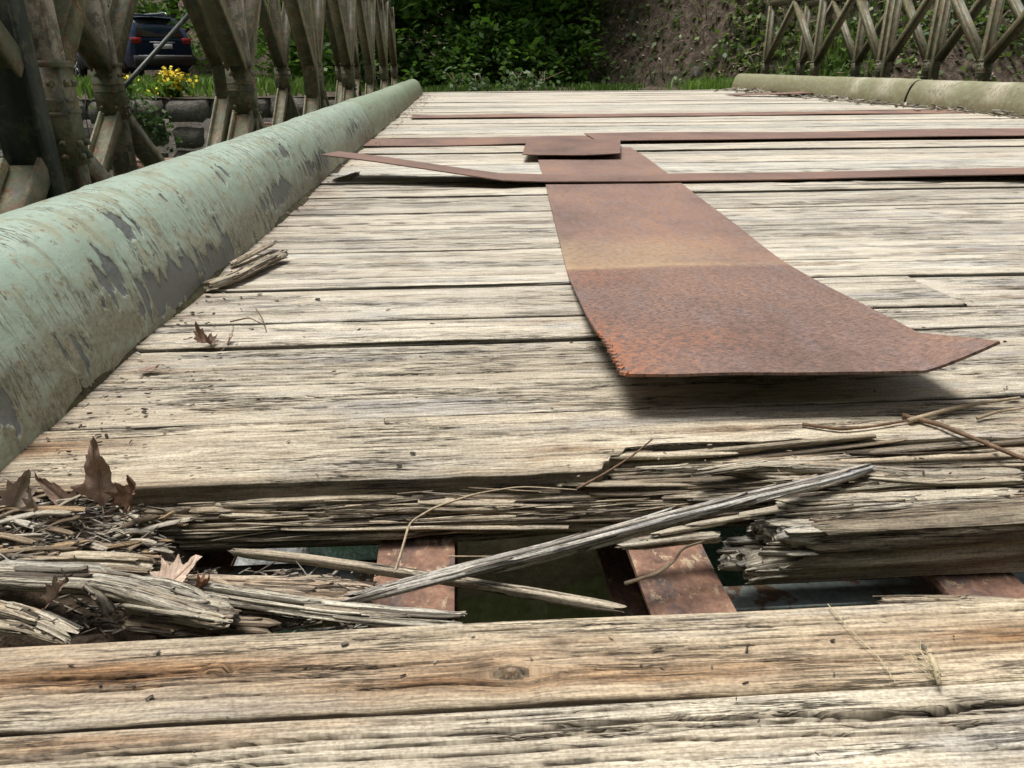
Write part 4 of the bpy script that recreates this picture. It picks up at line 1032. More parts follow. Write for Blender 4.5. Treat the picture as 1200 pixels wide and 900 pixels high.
# ------------------------------------------------------------------ kerbs
def kerb(side, segs, label, H=.165, color=(1, 1, 1)):
    x_in = XL if side < 0 else XR
    k = thing('kerb', label, 'kerb', (x_in, segs[0][0], 0))
    # section: d = distance outward from the inner foot, z
    base = [(.0, -.004), (.001, .02), (.005, .045), (.012, .07), (.021, .095), (.032, .119), (.046, .140), (.066, .156), (.09, .164), (.115, .165), (.14, .160), (.16, .15), (.175, .132), (.182, .10), (.183, .05), (.183, -.004)]
    base = np.array(base); base[:, 1] *= H / .165
    tt = np.linspace(0, 1, len(base)); t2 = np.linspace(0, 1, 110 if side < 0 else 46)
    # smooth by chaikin-like interpolation
    sec = np.stack([np.interp(t2, tt, base[:, j]) for j in (0, 1)], 1)
    for _ in range(24 if side < 0 else 4): sec[1:-1] = .25 * sec[:-2] + .5 * sec[1:-1] + .25 * sec[2:]
    s = np.concatenate([[0], np.cumsum(np.hypot(*np.diff(sec, axis=0).T))])
    for si, (ya, yb) in enumerate(segs):
        step = .0026 if (side < 0 and ya < 1) else .02
        ys = np.arange(ya, yb, step); ys = np.append(ys, yb)
        Yg, Sg = np.meshgrid(ys, s, indexing='ij')
        dx = np.broadcast_to(sec[:, 0], Yg.shape); dz = np.broadcast_to(sec[:, 1], Yg.shape)
        nrm = np.gradient(sec, axis=0); nrm = np.stack([-nrm[:, 1], nrm[:, 0]], 1); nrm /= np.linalg.norm(nrm, axis=1)[:, None] + 1e-9
        d = .0045 * fbm(Yg * 2.2, Sg * 7, 3, 50 + si + (side > 0) * 9) + .0012 * fbm(Yg * 14, Sg * 20, 3, 60 + si)
        peel = np.zeros_like(Yg)
        if side < 0:
            for (py_, ps, ly, ls, am) in PEELS: peel = np.maximum(peel, am * np.exp(-((Yg - py_) / (ly * 1.25)) ** 2 - ((Sg - ps) / (ls * 1.35)) ** 2))
            peel = np.maximum(peel, .22 * sstep(.13, .04, Sg))
        else: peel = .15 + 0 * Yg
        pk = peel + .62 * fbm(Yg * 70, Sg * 15, 4, 201 + si, .62) + .30 * fbm(Yg * 14, Sg * 22, 4, 202 + si, .6)
        if side > 0: pk = pk - .15
        d = d - .0016 * sstep(.49, .52, pk) + .0018 * sstep(.34, .48, pk) * (1 - sstep(.48, .50, pk)) * sstep(-.1, .4, fbm(Yg * 40, Sg * 40, 2, 205))
        endr = -.006 * (np.exp(-((Yg - ya) / .012) ** 2) + np.exp(-((Yg - yb) / .012) ** 2))
        dd = d + endr
        ox = dx + nrm[:, 0] * dd; oz = dz + nrm[:, 1] * dd
        oz = np.maximum(oz, -.02)
        wob = .008 * fbm(Yg * .35, Yg * 0 + side, 2, 80) if side < 0 else .010 * fbm(Yg * .5, Yg * 0, 2, 82)
        X = x_in + side * ox + wob
        V = np.stack([X, Yg, oz], -1)
        low = sstep(.135, .03, Sg) * (.85 if side < 0 else .35) + (.12 if side < 0 else .62)
        white = np.zeros_like(Yg)
        if side > 0:
            for py_, ly in ((5.7, .16), (6.5, .12), (7.0, .08), (5.1, .1)): white = np.maximum(white, np.exp(-((Yg - py_) / ly) ** 2) * sstep(.04, .12, Sg) * .95)
        org = np.array([x_in + side * .09, (ya + yb) / 2, .08])
        nu, nv = Yg.shape
        Vf = V.reshape(-1, 3); n = len(Vf)
        Q = grid_faces(nu, nv)
        c = np.array([[x_in + side * .09, ya + .002, .07], [x_in + side * .09, yb - .002, .07]])
        i = np.arange(nv - 1)
        T = np.vstack([np.stack([np.full(nv - 1, n), i + 1, i], 1), np.stack([np.full(nv - 1, n + 1), (nu - 1) * nv + i, (nu - 1) * nv + i + 1], 1)])
        if side < 0: pass
        Vf = np.vstack([Vf, c]) - org
        z2 = [0, 0]
        kuv = np.vstack([np.stack([Yg, Sg, Yg * 0], -1).reshape(-1, 3), np.zeros((2, 3))])
        if side > 0: Q = Q[:, ::-1]; T = T[:, ::-1]
        me = mesh_np('kerb_segment', Vf, [Q, T], True, {'kuv': kuv, 'low': np.append(low.ravel(), z2), 'pk': np.append(pk.ravel(), z2), 'white': np.append(white.ravel(), z2)})
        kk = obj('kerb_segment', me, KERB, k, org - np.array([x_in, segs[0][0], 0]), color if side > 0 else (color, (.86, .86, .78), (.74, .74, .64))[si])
    return k
def kpos(px_, py_, x=XL):                      # where a pixel meets the kerb's lower face: y, height
    r = ray(px_, py_); t = (x - CAM.x) / r.x
    return CAM.y + r.y * t, CAM.z + r.z * t
PEELS = []
for (px_, py_, ly, ls, am) in [(215, 325, .13, .032, 1.0), (255, 308, .07, .03, .95), (180, 252, .022, .022, .8), (150, 318, .05, .028, .8), (270, 285, .08, .022, .8), (110, 395, .04, .02, .55), (330, 225, .16, .022, .75), (375, 190, .22, .03, .72), (15, 245, .04, .02, .7), (240, 345, .09, .02, .85), (10, 480, .05, .03, .6), (235, 225, .03, .02, .5), (290, 190, .05, .02, .6), (420, 150, .35, .03, .6), (345, 175, .08, .02, .5)]:
    yk, zk = kpos(px_, py_)
    PEELS.append((yk, max(zk, .01), ly, ls, am))
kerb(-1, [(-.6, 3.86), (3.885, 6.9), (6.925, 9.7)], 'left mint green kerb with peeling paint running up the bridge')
kerb(1, [(-.6, 2.9), (2.93, 6.1), (6.13, 10.2)], 'right olive green kerb streaked with white droppings', H=.195, color=(.80, .71, .55))

# dirt and moss in the angle of the left kerb, litter at the right kerb
MOSS = mat_noise('mossy dirt', [(.3, (.04, .035, .022)), (.5, (.10, .08, .05)), (.62, (.10, .11, .04)), (.8, (.2, .16, .1))], 70, .95, 1.0, .004)
def dirt_line(name, x_in, side, y0, y1, wd, hgt, seed, label):
    ys = np.arange(y0, y1, .012); us = np.linspace(0, 1, 9)
    Yg, Ug = np.meshgrid(ys, us, indexing='ij')
    wv = wd * (.55 + .45 * fbm(Yg * 5, Yg * 0, 3, seed))
    X = x_in - side * (Ug * wv - .012)
    Z = .003 + np.maximum(0, hgt * (1 - Ug) ** 1.5 * (1 + .9 * fbm(Yg * 24, Ug * 4, 3, seed + 1))) - .006 * Ug ** 4
    V = np.stack([X, Yg, Z], -1).reshape(-1, 3)
    Q = grid_faces(len(ys), 9)
    if side < 0: Q = Q[:, ::-1]
    g = Geo(); g.add(V, Q)
    return tag(obj(name, g.mesh(name), MOSS), label, 'dirt', kind='stuff')
dirt_line('moss', XL, -1, .56, 9.5, .030, .010, 3, 'mossy dirt along the foot of the left kerb')
dirt_line('moss', XR, 1, 2.0, 10.1, .10, .014, 7, 'dirt and litter along the foot of the right kerb')
g = Geo(); rs = np.random.RandomState(33)
for k in range(520):
    if rs.rand() < .45:
        yy = rs.uniform(.7, 9.3); xx = XL + abs(rs.normal(.012, .03)) + (yy > 3) * abs(rs.normal(0, .05)); sz = .012
    else:
        yy = rs.uniform(4.5, 10); xx = XR - abs(rs.normal(.03, .10)); sz = .05
    L = rs.uniform(.4, 1) * sz * (1 + .25 * max(0, yy - 3)); a = rs.uniform(0, 3.14)
    c0 = Vector((xx, yy, .006 + rs.uniform(0, .012) * sz / .012 * .5)); e = Vector((math.cos(a), math.sin(a), rs.normal(0, .2))) * L / 2
    V, Q, T, G_, S, D = splinter_geo([c0 - e, c0 + e], L * rs.uniform(.15, .4), L * .15, 300 + k, n=3, jag=.6, stain=rs.choice([0, 0, .5]))
    g.add(V, Q, T, grain=G_, stain=S, dirt=np.full(len(V), rs.choice([0, .2])))
tag(obj('wood_crumbs', g.mesh('wood_crumbs', False), WOOD), 'chips and crumbs scattered along both kerbs', 'crumbs', kind='stuff')

# ------------------------------------------------------------------ steel below the deck
def ibeam(name, x, wd, y0, y1, ztop, h, label, cat, mat):
    g = Geo(); yc = (y0 + y1) / 2; L = y1 - y0
    t = thing(name, label, cat, (x, yc, ztop))
    # flange with slightly eaten edges
    ys = np.linspace(-L / 2, L / 2, 260); 
    prof = [(-.5, -.006), (-.5, -.001), (-.47, 0), (-.2, 0), (.2, 0), (.47, 0), (.5, -.001), (.5, -.006)]
    V = []
    for k, (u, z) in enumerate(prof):
        e = .0015 * fbm(ys * 25, ys * 0 + k, 3, int(abs(x) * 1000) + k) if abs(u) > .45 else 0 * ys
        V.append(np.stack([u * wd + e, ys, np.full_like(ys, z) + .0006 * fbm(ys * 30, ys * 0 + k, 2, 5)], 1))
    V = np.stack(V, 1).reshape(-1, 3)
    g.add(V, grid_faces(260, 8, 0, True)[:, ::-1])
    f = obj('top_flange', g.mesh('top_flange'), mat, t)
    f.data.set_sharp_from_angle(angle=R(35))
    g = Geo(); g.box((0, 0, -.0065 - (h - .013) / 2), (.006, L, h - .013)); obj('web', g.mesh('web', False), mat, t)
    g = Geo(); g.box((0, 0, -h + .003), (wd, L, .006)); obj('bottom_flange', g.mesh('bottom_flange', False), mat, t)
    return t
def sx(px_, py_): return P(px_, py_, -TH - .002).x
sx1 = (sx(437, 672) + sx(532, 672)) / 2; w1 = sx(532, 672) - sx(437, 672)
sx2 = (sx(750, 672) + sx(843, 672)) / 2
sx3 = (sx(1100, 672) + sx(1180, 672)) / 2 + .004
sx0 = sx(208, 642) - w1 / 2
SL = ['rusty stringer under the left debris', 'rusty stringer crossed by the stick and long splinter', 'rusty stringer seen between the hole and the broken block', 'rusty stringer below the broken block']
xsx = [sx0, sx1, sx2, sx3]
for k, x in enumerate(xsx): ibeam('stringer', x, w1, -.8, 10.3, -TH - .006, .10, SL[k], 'stringer', STR)
x = sx3 + .22; k = 0
while x < sx3 + .6:
    t = ibeam('stringer', x, w1, -.8, 10.3, -TH - .006, .10, 'rusty stringer hidden beneath the deck to the right', 'stringer', STR); t['group'] = 'stringers hidden beneath the deck'
    x += .225
def angle_bar(xa, xb, yf, z, label):
    t = thing('brace_bar', label, 'brace', ((xa + xb) / 2, yf, z))
    g = Geo(); L = xb - xa
    g.box((0, .014, -.003), (L, .028, .006)); obj('flat_leg', g.mesh('flat_leg', False), BLUE, t)
    g = Geo(); g.box((0, .003, -.0275), (L, .006, .043)); obj('upright_leg', g.mesh('upright_leg', False), STR, t)
zb = -.088
ybz = P(1000, 706, zb).y
angle_bar(sx2 + w1 / 2 - .02, sx3 - w1 / 2 + .02, ybz, zb, 'grey blue steel brace between stringers under the broken block')
angle_bar(sx0 + .03, sx1 - .01, P(400, 680, zb).y, zb, 'grey green steel brace hidden behind the crumbling strip')
# transoms, far under the deck
for k in range(4):
    g = Geo(); yy = 1.75 + 3.05 * k
    t = thing('transom', 'deep steel cross beam %s' % ('nearest the gap beneath the deck', 'second from the gap beneath the deck', 'third from the gap beneath the deck', 'at the far end beneath the deck')[k], 'cross beam', (1.5, yy, -.18))
    g.box((0, 0, -.01), (7.0, .11, .015)); obj('top_flange', g.mesh('top_flange', False), STR, t)
    g = Geo(); g.box((0, 0, -.15), (7.0, .012, .26)); obj('web', g.mesh('web', False), STR, t)

# what lies below, seen through the hole
CONC = mat_noise('mossy concrete', [(.3, (.17, .15, .085)), (.5, (.30, .265, .16)), (.7, (.38, .34, .21))], 9, .9, .7, .01)
ROCK = mat_noise('pale river rock', [(.3, (.16, .16, .15)), (.5, (.34, .34, .32)), (.72, (.50, .50, .48))], 5, .8, .8, .02)
def rock(name, c, r, seed, mat, label, cat='rock', flat=.6):
    n, m_ = 18, 26
    th = np.linspace(.02, math.pi - .02, n); ph = np.linspace(0, 2 * math.pi, m_, endpoint=False)
    A, B = np.meshgrid(th, ph, indexing='ij')
    d = np.stack([np.sin(A) * np.cos(B), np.sin(A) * np.sin(B), np.cos(A)], -1)
    bump = 1 + .22 * fbm(d[..., 0] * 1.4 + d[..., 2] + 5, d[..., 1] * 1.4 + 7, 2, seed) + .10 * fbm(d[..., 0] * 4 + 5, d[..., 1] * 4 + d[..., 2] * 3, 3, seed + 1)
    fc = np.random.RandomState(seed).normal(0, 1, (14, 3)); fc /= np.linalg.norm(fc, axis=1)[:, None]
    bump = np.minimum(bump, np.min(.66 / np.maximum(np.einsum('abk,fk->abf', d, fc), .25), axis=-1))
    V = (d * bump[..., None] * np.array([1, 1, flat]) * np.asarray(r)).reshape(-1, 3)
    g = Geo(); g.add(V, grid_faces(n, m_, 0, True))
    c1, c2 = V[:m_].mean(0), V[-m_:].mean(0); i = np.arange(m_); j = (i + 1) % m_
    g.add(np.vstack([V[:m_], c1]), None, np.stack([np.full(m_, m_), i, j], 1)); g.add(np.vstack([V[-m_:], c2]), None, np.stack([np.full(m_, m_), j, i], 1))
    return tag(obj(name, g.mesh(name), mat, None, c), label, cat)
WZ = -2.6
c = P(640, 640, -.75); c2 = P(690, 640, -.75)
def footing():
    p = [P(520, 705, -.62), P(622, 690, -.62), P(642, 694, -.62), P(706, 672, -.62), P(738, 652, -.62), P(760, 560, -.62), P(520, 560, -.62)]
    V = []; n = len(p)
    for q in p: V.append((q.x, q.y, -.62))
    for q in p: V.append((q.x, q.y + .05, -2.9))
    V = np.array(V); o = V.mean(0); V -= o
    me = bpy.data.meshes.new('pier_footing')
    me.from_pydata([tuple(v) for v in V], [], [tuple(range(n))] + [(i + n, (i + 1) % n + n, (i + 1) % n, i) for i in range(n)])
    me.update(); me.validate()
    return tag(obj('pier_footing', me, CONC, None, o), 'mossy olive concrete footing visible below through the hole', 'footing')
footing()
cr = P(318, 655, WZ + .2)
rock('rock', cr, (.34, .34, .4), 3, ROCK, 'pale grey rock in the stream seen through the left hole', flat=.6)
WAT = NT('dark green water')
_n = WAT.noise(WAT.scale(WAT.objco(), (3, 2, 1)), 3, 4)
WATM = WAT.done(WAT.ramp(_n, [(.3, (.008, .018, .011)), (.7, (.020, .040, .025))]), .12, WAT.bump(_n, .35, .05), spec=.5)

# ------------------------------------------------------------------ terrain
def toe(x):
    return np.interp(x, [-40, -5, 0, 1.2, 2.6, 4.4, 6.5, 30, 60], [36, 34, 24, 17.0, 15.2, 12.4, 11.4, 12, 18])
def height(x, y):
    d = y - toe(x)
    z = np.maximum(0, d) * np.interp(x, [-10, 0, 3, 8], [.8, .85, 1.15, 1.25])
    z = 14 * (1 - np.exp(-z / 14))
    z = z + (.55 * fbm(x * .6 + 3, y * .6, 4, 91) + .20 * fbm(x * 2.4, y * 2.4, 4, 92)) * sstep(-.2, 1.6, d) 
    z = z + .03 * fbm(x * 1.2, y * 1.2, 3, 95)
    return z - .05
xs = np.unique(np.concatenate([np.linspace(-160, -14, 22), np.linspace(-14, 14, 180), np.linspace(14, 160, 22)]))
ys = np.unique(np.concatenate([np.linspace(10.42, 20, 110), np.linspace(20, 40, 40), np.linspace(40, 180, 16)]))
X, Y = np.meshgrid(xs, ys, indexing='ij')
Z = height(X, Y)
N = NT('hillside soil')
_o = N.objco(); _a = N.noise(_o, 1.1, 6, .65); _b = N.noise(_o, 9, 5, .7); _c = N.noise(_o, 40, 4, .7); _g = N.noise(_o, .6, 4, .6)
col = N.ramp(_b, [(.32, (.05, .038, .027)), (.46, (.12, .09, .066)), (.58, (.20, .155, .115)), (.72, (.30, .24, .185))])
col = N.mix(N.mr(_g, .50, .62, 0, .75), col, (.045, .06, .022))
col = N.mix(1.0, col, N.ramp(_c, [(.3, (.55, .55, .55)), (.7, (1.3, 1.3, 1.3))]), 'MULTIPLY')
SOIL = N.done(col, .95, N.bump(N.math('ADD', _b, _c), 1.0, .06), spec=.2)
g = Geo(); g.add(np.stack([X, Y, Z], -1).reshape(-1, 3), grid_faces(len(xs), len(ys))[:, ::-1][:, ::-1])
tag(obj('hillside', g.mesh('hillside'), SOIL), kind='structure')
g = Geo(); V = np.array([(-200, -60, WZ), (200, -60, WZ), (200, 10.6, WZ), (-200, 10.6, WZ)], float); g.add(V, [[0, 1, 2, 3]])
tag(obj('water', g.mesh('water', False), WATM), kind='structure')
g = Geo(); V = np.array([(-300, -300, WZ - .5), (300, -300, WZ - .5), (300, 300, WZ - .5), (-300, 300, WZ - .5)], float); g.add(V, [[0, 1, 2, 3]])
tag(obj('ground', g.mesh('ground', False), SOIL), kind='structure')
# near bank, unseen behind the camera, raised and darkened to block low sky light
xs2 = np.linspace(-120, 120, 50); ys2 = np.linspace(-120, -1.2, 30)
X, Y = np.meshgrid(xs2, ys2, indexing='ij'); Z = -.2 + 20 * (1 - np.exp(-np.maximum(0, -4.6 - Y) / 9)) + np.where(Y > -4.5, -2.7 * sstep(-4.5, -1.6, Y), 0) + .05 * fbm(X * .4, Y * .4, 3, 5)
g = Geo(); g.add(np.stack([X, Y, Z], -1).reshape(-1, 3), grid_faces(50, 30))
BLOCK_BANK = mat_noise('dark blocker bank', [(.3, (.02, .032, .012)), (.5, (.045, .065, .024)), (.7, (.09, .12, .045))], .8, .95, 1, .2)
tag(obj('sky_block_bank', g.mesh('sky_block_bank'), BLOCK_BANK), kind='structure')

# retaining wall of rough stones at the far abutment
STONE = mat_noise('dark wall stone', [(.3, (.09, .08, .068)), (.5, (.17, .155, .13)), (.7, (.27, .25, .21))], 7, .9, .8, .02)
wall = thing('stone_wall', 'dark rough stone retaining wall below the grass beyond the left truss', 'retaining wall', (-4, 10.36, -1.5))
g = Geo(); g.box((0, .25, -.14), (21, .4, 2.7)); obj('wall_core', g.mesh('wall_core', False), STONE, wall)
def stone_mesh(seed, w_, h_):
    n = 6; V = []; 
    u = np.linspace(-.5, .5, 7); v = np.linspace(-.5, .5, 5)
    U, W = np.meshgrid(u, v, indexing='ij')
    rnd = (1 - (np.abs(U) * 2) ** 6) * (1 - (np.abs(W) * 2) ** 6)
    X = U * w_ * (1 + .08 * fbm(W * 3, U * 0, 2, seed)); Zz = W * h_ * (1 + .12 * fbm(U * 3, W * 0, 2, seed + 1)); Y = -.03 - .02 * np.clip(rnd, 0, 1) ** .4 - .03 * fbm(U * 3, W * 3, 3, seed + 2)
    Y = np.where((np.abs(U) > .49) | (np.abs(W) > .49), .06, Y)
    g = Geo(); g.add(np.stack([X, Y, Zz], -1).reshape(-1, 3), grid_faces(7, 5)); return g.mesh('stone')
SM = [stone_mesh(3 + 7 * k, w_, .30) for k, w_ in enumerate((.5, .62, .74, .42, .56))]
SW = (.5, .62, .74, .42, .56)
for s_ in SM: s_.materials.append(STONE)
rs = np.random.RandomState(2)
for r_ in range(5):
    x = -8.5 + rs.uniform(0, .3); z = -.20 - r_ * .303
    while x < -1.0:
        k = rs.randint(5)
        o = obj('stone', SM[k], None, wall, (x + SW[k] / 2 + 4, .03 + rs.uniform(-.03, .03), z + 1.5 + rs.uniform(-.015, .015))); o.scale = (1, 1, 1)
        x += SW[k] + .006

# ------------------------------------------------------------------ trusses
def channel_mesh(L, wd, dp, t=.007):
    """I section along +Z from 0 to L: depth dp along Y, flanges of width wd along X."""
    h = wd / 2; q = t / 2
    pr = np.array([(-h, 0), (h, 0), (h, t), (q, t), (q, dp - t), (h, dp - t), (h, dp), (-h, dp), (-h, dp - t), (-q, dp - t), (-q, t), (-h, t)])
    n = len(pr)
    V = np.vstack([np.column_stack([pr, np.full(n, z)]) for z in (0, L)])
    Q = [[i, (i + 1) % n, n + (i + 1) % n, n + i] for i in range(n)]
    for o_ in (0, n):
        c = [[0, 1, 2, 11], [10, 3, 4, 9], [8, 5, 6, 7]]
        Q += [[a + o_ for a in (f if o_ else f[::-1])] for f in c]
    return V, Q
CH = {}
def member(name, parent, p0, p1, wd, dp, inward, mat, origin):
    p0, p1 = Vector(p0), Vector(p1); L = (p1 - p0).length
    key = (round(L, 4), wd, dp, mat.name, name)
    if key not in CH:
        g = Geo(); g.add(*channel_mesh(L, wd, dp)); me = g.mesh(name, False); me.materials.append(mat); CH[key] = me
    o = obj(name, CH[key], None, parent)
    ez = (p1 - p0).normalized(); ey = Vector((inward, 0, 0)); ex = ey.cross(ez)
    M = Matrix((ex, ey, ez)).transposed().to_4x4(); M.translation = p0 - Vector(origin)
    o.matrix_local = M
    return o
ZB, ZM, ZT = -.45, .29, 1.04
NY = [1.60 + 1.525 * k for k in range(-2, 7)]
def truss(X, inward, label, post_mat, dark=()):
    org = (X, 5.0, ZB)
    t = thing('bridge_truss', label, 'truss', org)
    for zc, nm in ((ZB, 'bottom_chord'), (ZT, 'top_chord')):
        for e in (0, 1):
            member(nm, t, (X - inward * .05 * e - inward * .04, NY[0] - .05, zc), (X - inward * .05 * e - inward * .04, NY[-1] + .06, zc), .10, .045, inward if e == 0 else -inward, TRUSS, org)
    for k, yk in enumerate(NY):
        posts = (-.055, .055) if (k % 2 == 0 and 0 < k < len(NY) - 1) else (0,)
        for pi, off in enumerate(posts):
            mt = TRUSS_D if (k, pi) in dark else (TRUSS_F if k in (2, 3) else post_mat)
            member('vertical_post', t, (X - inward * .034, yk + off, ZB + .052), (X - inward * .034, yk + off, ZT - .052), .046, .076, inward, mt, org)
        for sgn in (-1, 1):
            ye = yk + sgn * .7625
            if ye < NY[0] - .1 or ye > NY[-1] + .1: continue
            for zc in (ZB + .055, ZT - .055):
                member('diagonal_brace', t, (X - inward * .032, yk + sgn * (.03 if len(posts) == 1 else .08), ZM + (.03 if zc > 0 else -.14)), (X - inward * .032, ye, zc), .046, .072, inward, mt if (k, 9) in dark else TRUSS, org)
        # boot plates over the node, one to a post
        for off in posts[-1:]:
            if 'bp' not in CH:
                g = Geo(); g.box((-.004, 0, 0), (.092, .054, .185)); g.box((-.004, 0, .095), (.100, .064, .012)); g.box((.043, 0, .03), (.006, .05, .006)); g.box((.043, 0, .008), (.006, .05, .006)); [g.tube(np.array([(.040, by_, bz_), (.052, by_, bz_)]), [.0075, .0065], 6) for by_ in (-.015, .015) for bz_ in (-.05, -.075, .06)]; [g.tube(np.array([(bx_, -.026, bz_), (bx_, -.036, bz_)]), [.0075, .0065], 6) for bx_ in (-.03, .022) for bz_ in (-.05, -.075, .06)]; g.box((-.004, -.0285, .03), (.086, .006, .007)); g.box((-.004, -.0285, .005), (.086, .006, .007))
                CH['bp'] = g.mesh('node_plate', False); CH['bp'].materials.append(TRUSS)
            o = obj('node_plate', CH['bp'], None, t, Vector((X + inward * .006, yk + off, ZM - .06)) - Vector(org)); o.scale = (inward, 1, 1)
    return t
truss(-.80, 1, 'left inner steel truss beside the mint green kerb', TRUSS, dark=((2, 0), (1, 9), (1, 0)))
tb = truss(-1.28, 1, 'left outer steel truss standing behind the inner one', TRUSS)
truss(4.08, -1, 'right inner steel truss beside the olive kerb', TRUSS)
truss(4.56, -1, 'right outer steel truss standing behind the inner one', TRUSS)
# raker rod of the left outer truss
g = Geo()
ra, rb = PY(136, 112, 4.0), PY(206, 34, 4.4)
e = (rb - ra); g.tube([tuple(ra - e * .25), tuple(ra + e * .5), tuple(rb + e * .6)], [.011] * 3, 8)
o = obj('brace_rod', g.mesh('brace_rod'), TRUSS_D, tb); o.location = -Vector((-1.28, 5.0, ZB))

# ------------------------------------------------------------------ plants
LEAF_T = mat_leaf('tree leaf', (.045, .105, .022), (.25, .43, .085), .5, .4)
LEAF_B = mat_leaf('bush leaf', (.035, .07, .02), (.19, .27, .08))
LEAF_P = mat_leaf('pale weed leaf', (.04, .08, .025), (.15, .22, .10))
GRASS = mat_leaf('grass blade', (.05, .10, .02), (.23, .36, .08))
BARKT = mat_noise('tree bark', [(.3, (.03, .026, .02)), (.55, (.07, .06, .048)), (.75, (.12, .105, .085))], 8, .95, 1, .03, (1, 1, .3))
def leaf_faces(C, size, nrm_up, rs, elong=1.5):
    n = len(C)
    nv = rs.normal(0, 1, (n, 3)); nv[:, 2] = np.abs(nv[:, 2]) + nrm_up; nv /= np.linalg.norm(nv, axis=1)[:, None]
    r = rs.normal(0, 1, (n, 3)); u = np.cross(nv, r); u /= np.linalg.norm(u, axis=1)[:, None]; v = np.cross(nv, u)
    s = (size * rs.uniform(.6, 1.3, n))[:, None]
    droop = nv * s * .18
    V = np.stack([C - u * s * elong * .5, C + v * s * .42 - droop * .4, C + u * s * elong * .5 - droop, C - v * s * .42 - droop * .4], 1).reshape(-1, 3)
    Q = np.arange(4 * n).reshape(n, 4)
    return V, Q
def crown_cloud(ctr, rad, ncl, per, rs, spread=.5, flat=.35, shell=.45):
    d = rs.normal(0, 1, (ncl, 3)); d /= np.linalg.norm(d, axis=1)[:, None]
    rr = (shell + (1 - shell) * rs.rand(ncl)) [:, None]
    cc = np.asarray(ctr) + d * rr * np.asarray(rad)
    off = rs.normal(0, 1, (ncl, per, 3)) * np.array([spread, spread, spread * flat])
    off[..., 2] -= .25 * (off[..., 0] ** 2 + off[..., 1] ** 2) / spread
    C = (cc[:, None] + off).reshape(-1, 3)
    cl_t = np.repeat(rs.rand(ncl), per)
    return C, cl_t
def tree(name, base, hgt, rad, ncl, per, size, seed, label, cat, group=None, mat=LEAF_T, low=.1, tone=(0, 1), spread=.5):
    rs = np.random.RandomState(seed)
    t = thing(name, label, cat, base, 0, group)
    g = Geo()
    tr = np.array([(0, 0, -.3), (.05, .03, hgt * .3), (-.05, .1, hgt * .6), (.08, .05, hgt * .9)]); r0 = .03 * hgt
    g.tube(tr, [r0, r0 * .75, r0 * .5, r0 * .2], 9)
    for k in range(9):
        a = rs.uniform(0, 6.28); z0 = hgt * rs.uniform(.12, .75); L = rad * rs.uniform(.6, .95)
        g.tube(np.array([(0, 0, z0), (math.cos(a) * L * .5, math.sin(a) * L * .5, z0 + L * .22), (math.cos(a) * L, math.sin(a) * L, z0 + L * .3)]), [r0 * .35, r0 * .2, r0 * .06], 6)
    obj('trunk', g.mesh('trunk'), BARKT, t)
    C, ct = crown_cloud((0, 0, hgt * (.5 + low / 2)), (rad, rad, hgt * (.5 - low / 2)), ncl, per, rs, spread)
    C[:, 2] = np.maximum(C[:, 2], .03)
    V, Q = leaf_faces(C, size, .9, rs)
    tn = np.clip(tone[0] + (tone[1] - tone[0]) * (.75 * ct ** 1.5 + .3 * rs.rand(len(C))), 0, 1)
    g = Geo(); g.add(V, Q, None, tone=np.repeat(tn, 4))
    obj('crown', g.mesh('crown', False), mat, t)
    return t
TR = [(-2.9, 17.8, 6, 1.8, 'tall dark leafy tree behind the far end of the left truss'), (-1.2, 16.2, 5.2, 2.0, 'dense dark tree at the end of the deck, just right of the left truss'), (.9, 16.4, 5.6, 2.0, 'dark leafy tree in the middle of the far end'),
      (2.7, 17.6, 6.2, 2.2, 'dark tree at the foot of the earth bank'), (-4.2, 22.5, 7, 1.7, 'dark tree seen between the left truss posts'), (-10.5, 32.5, 9, 3.4, 'large dark tree behind the parked car'), (-15.5, 32.0, 9, 3.4, 'large dark tree left of the parked car'), (-5.0, 31.0, 8, 3.0, 'large dark tree to the right of the parked car'),
      (.2, 20, 8, 3.0, 'taller tree rising behind the middle tree'), (-2.5, 21.5, 8, 3.0, 'taller tree behind the left end of the hedge'), (-22, 33, 9, 3.5, 'large dark tree furthest to the left')]
for k, (x, y, h_, r_, lb) in enumerate(TR):
    far = y > 22
    tree('leafy_tree', (x, y, float(height(np.array(x), np.array(y)))), h_, r_, 150 if not far else 120, 60, .135 if not far else .17, 60 + k, lb, 'tree', 'trees beyond the far end of the bridge', low=.02, tone=(0, .9) if k % 3 else (.1, 1.0), spread=.40)
# lower shrubs
BU = [(2.5, 16.0, .8, .6, 'scrub at the left edge of the earth bank'), (3.5, 15.6, .7, .5, 'small scrub bush near the foot of the earth bank'), (4.0, 18.0, 1.2, .9, 'pale green bush near the top of the earth bank'), (6.0, 16.2, .9, .8, 'bush above the end of the right truss'), (8.2, 16.0, .9, .8, 'bush high behind the right truss'), (2.9, 19.5, 1.6, 1.1, 'bush at the top left of the earth bank'),
      (-1.9, 14.9, 1.2, .9, 'round dark shrub by the far end of the left kerb'), (-.5, 14.6, 1.0, .9, 'low dark shrub left of centre at the far end'), (.6, 14.9, 1.3, 1.0, 'low dark shrub at the centre of the far end'), (1.7, 15.2, 1.2, .9, 'low shrub at the left foot of the earth bank'),
      (5.2, 14.0, .9, .7, 'scrubby bush on the bank above the green grass'), (4.7, 16.4, 1.1, .9, 'bush high on the middle of the earth bank'), (6.6, 14.5, 1.0, .8, 'bush on the bank behind the far right truss'), (8.7, 13.6, .9, .7, 'bush low on the bank behind the right truss'), (3.3, 17.2, 1.2, 1.0, 'bush hanging over the left of the earth bank'), (10.8, 14.2, 1.0, .8, 'bush on the bank at the far right')]
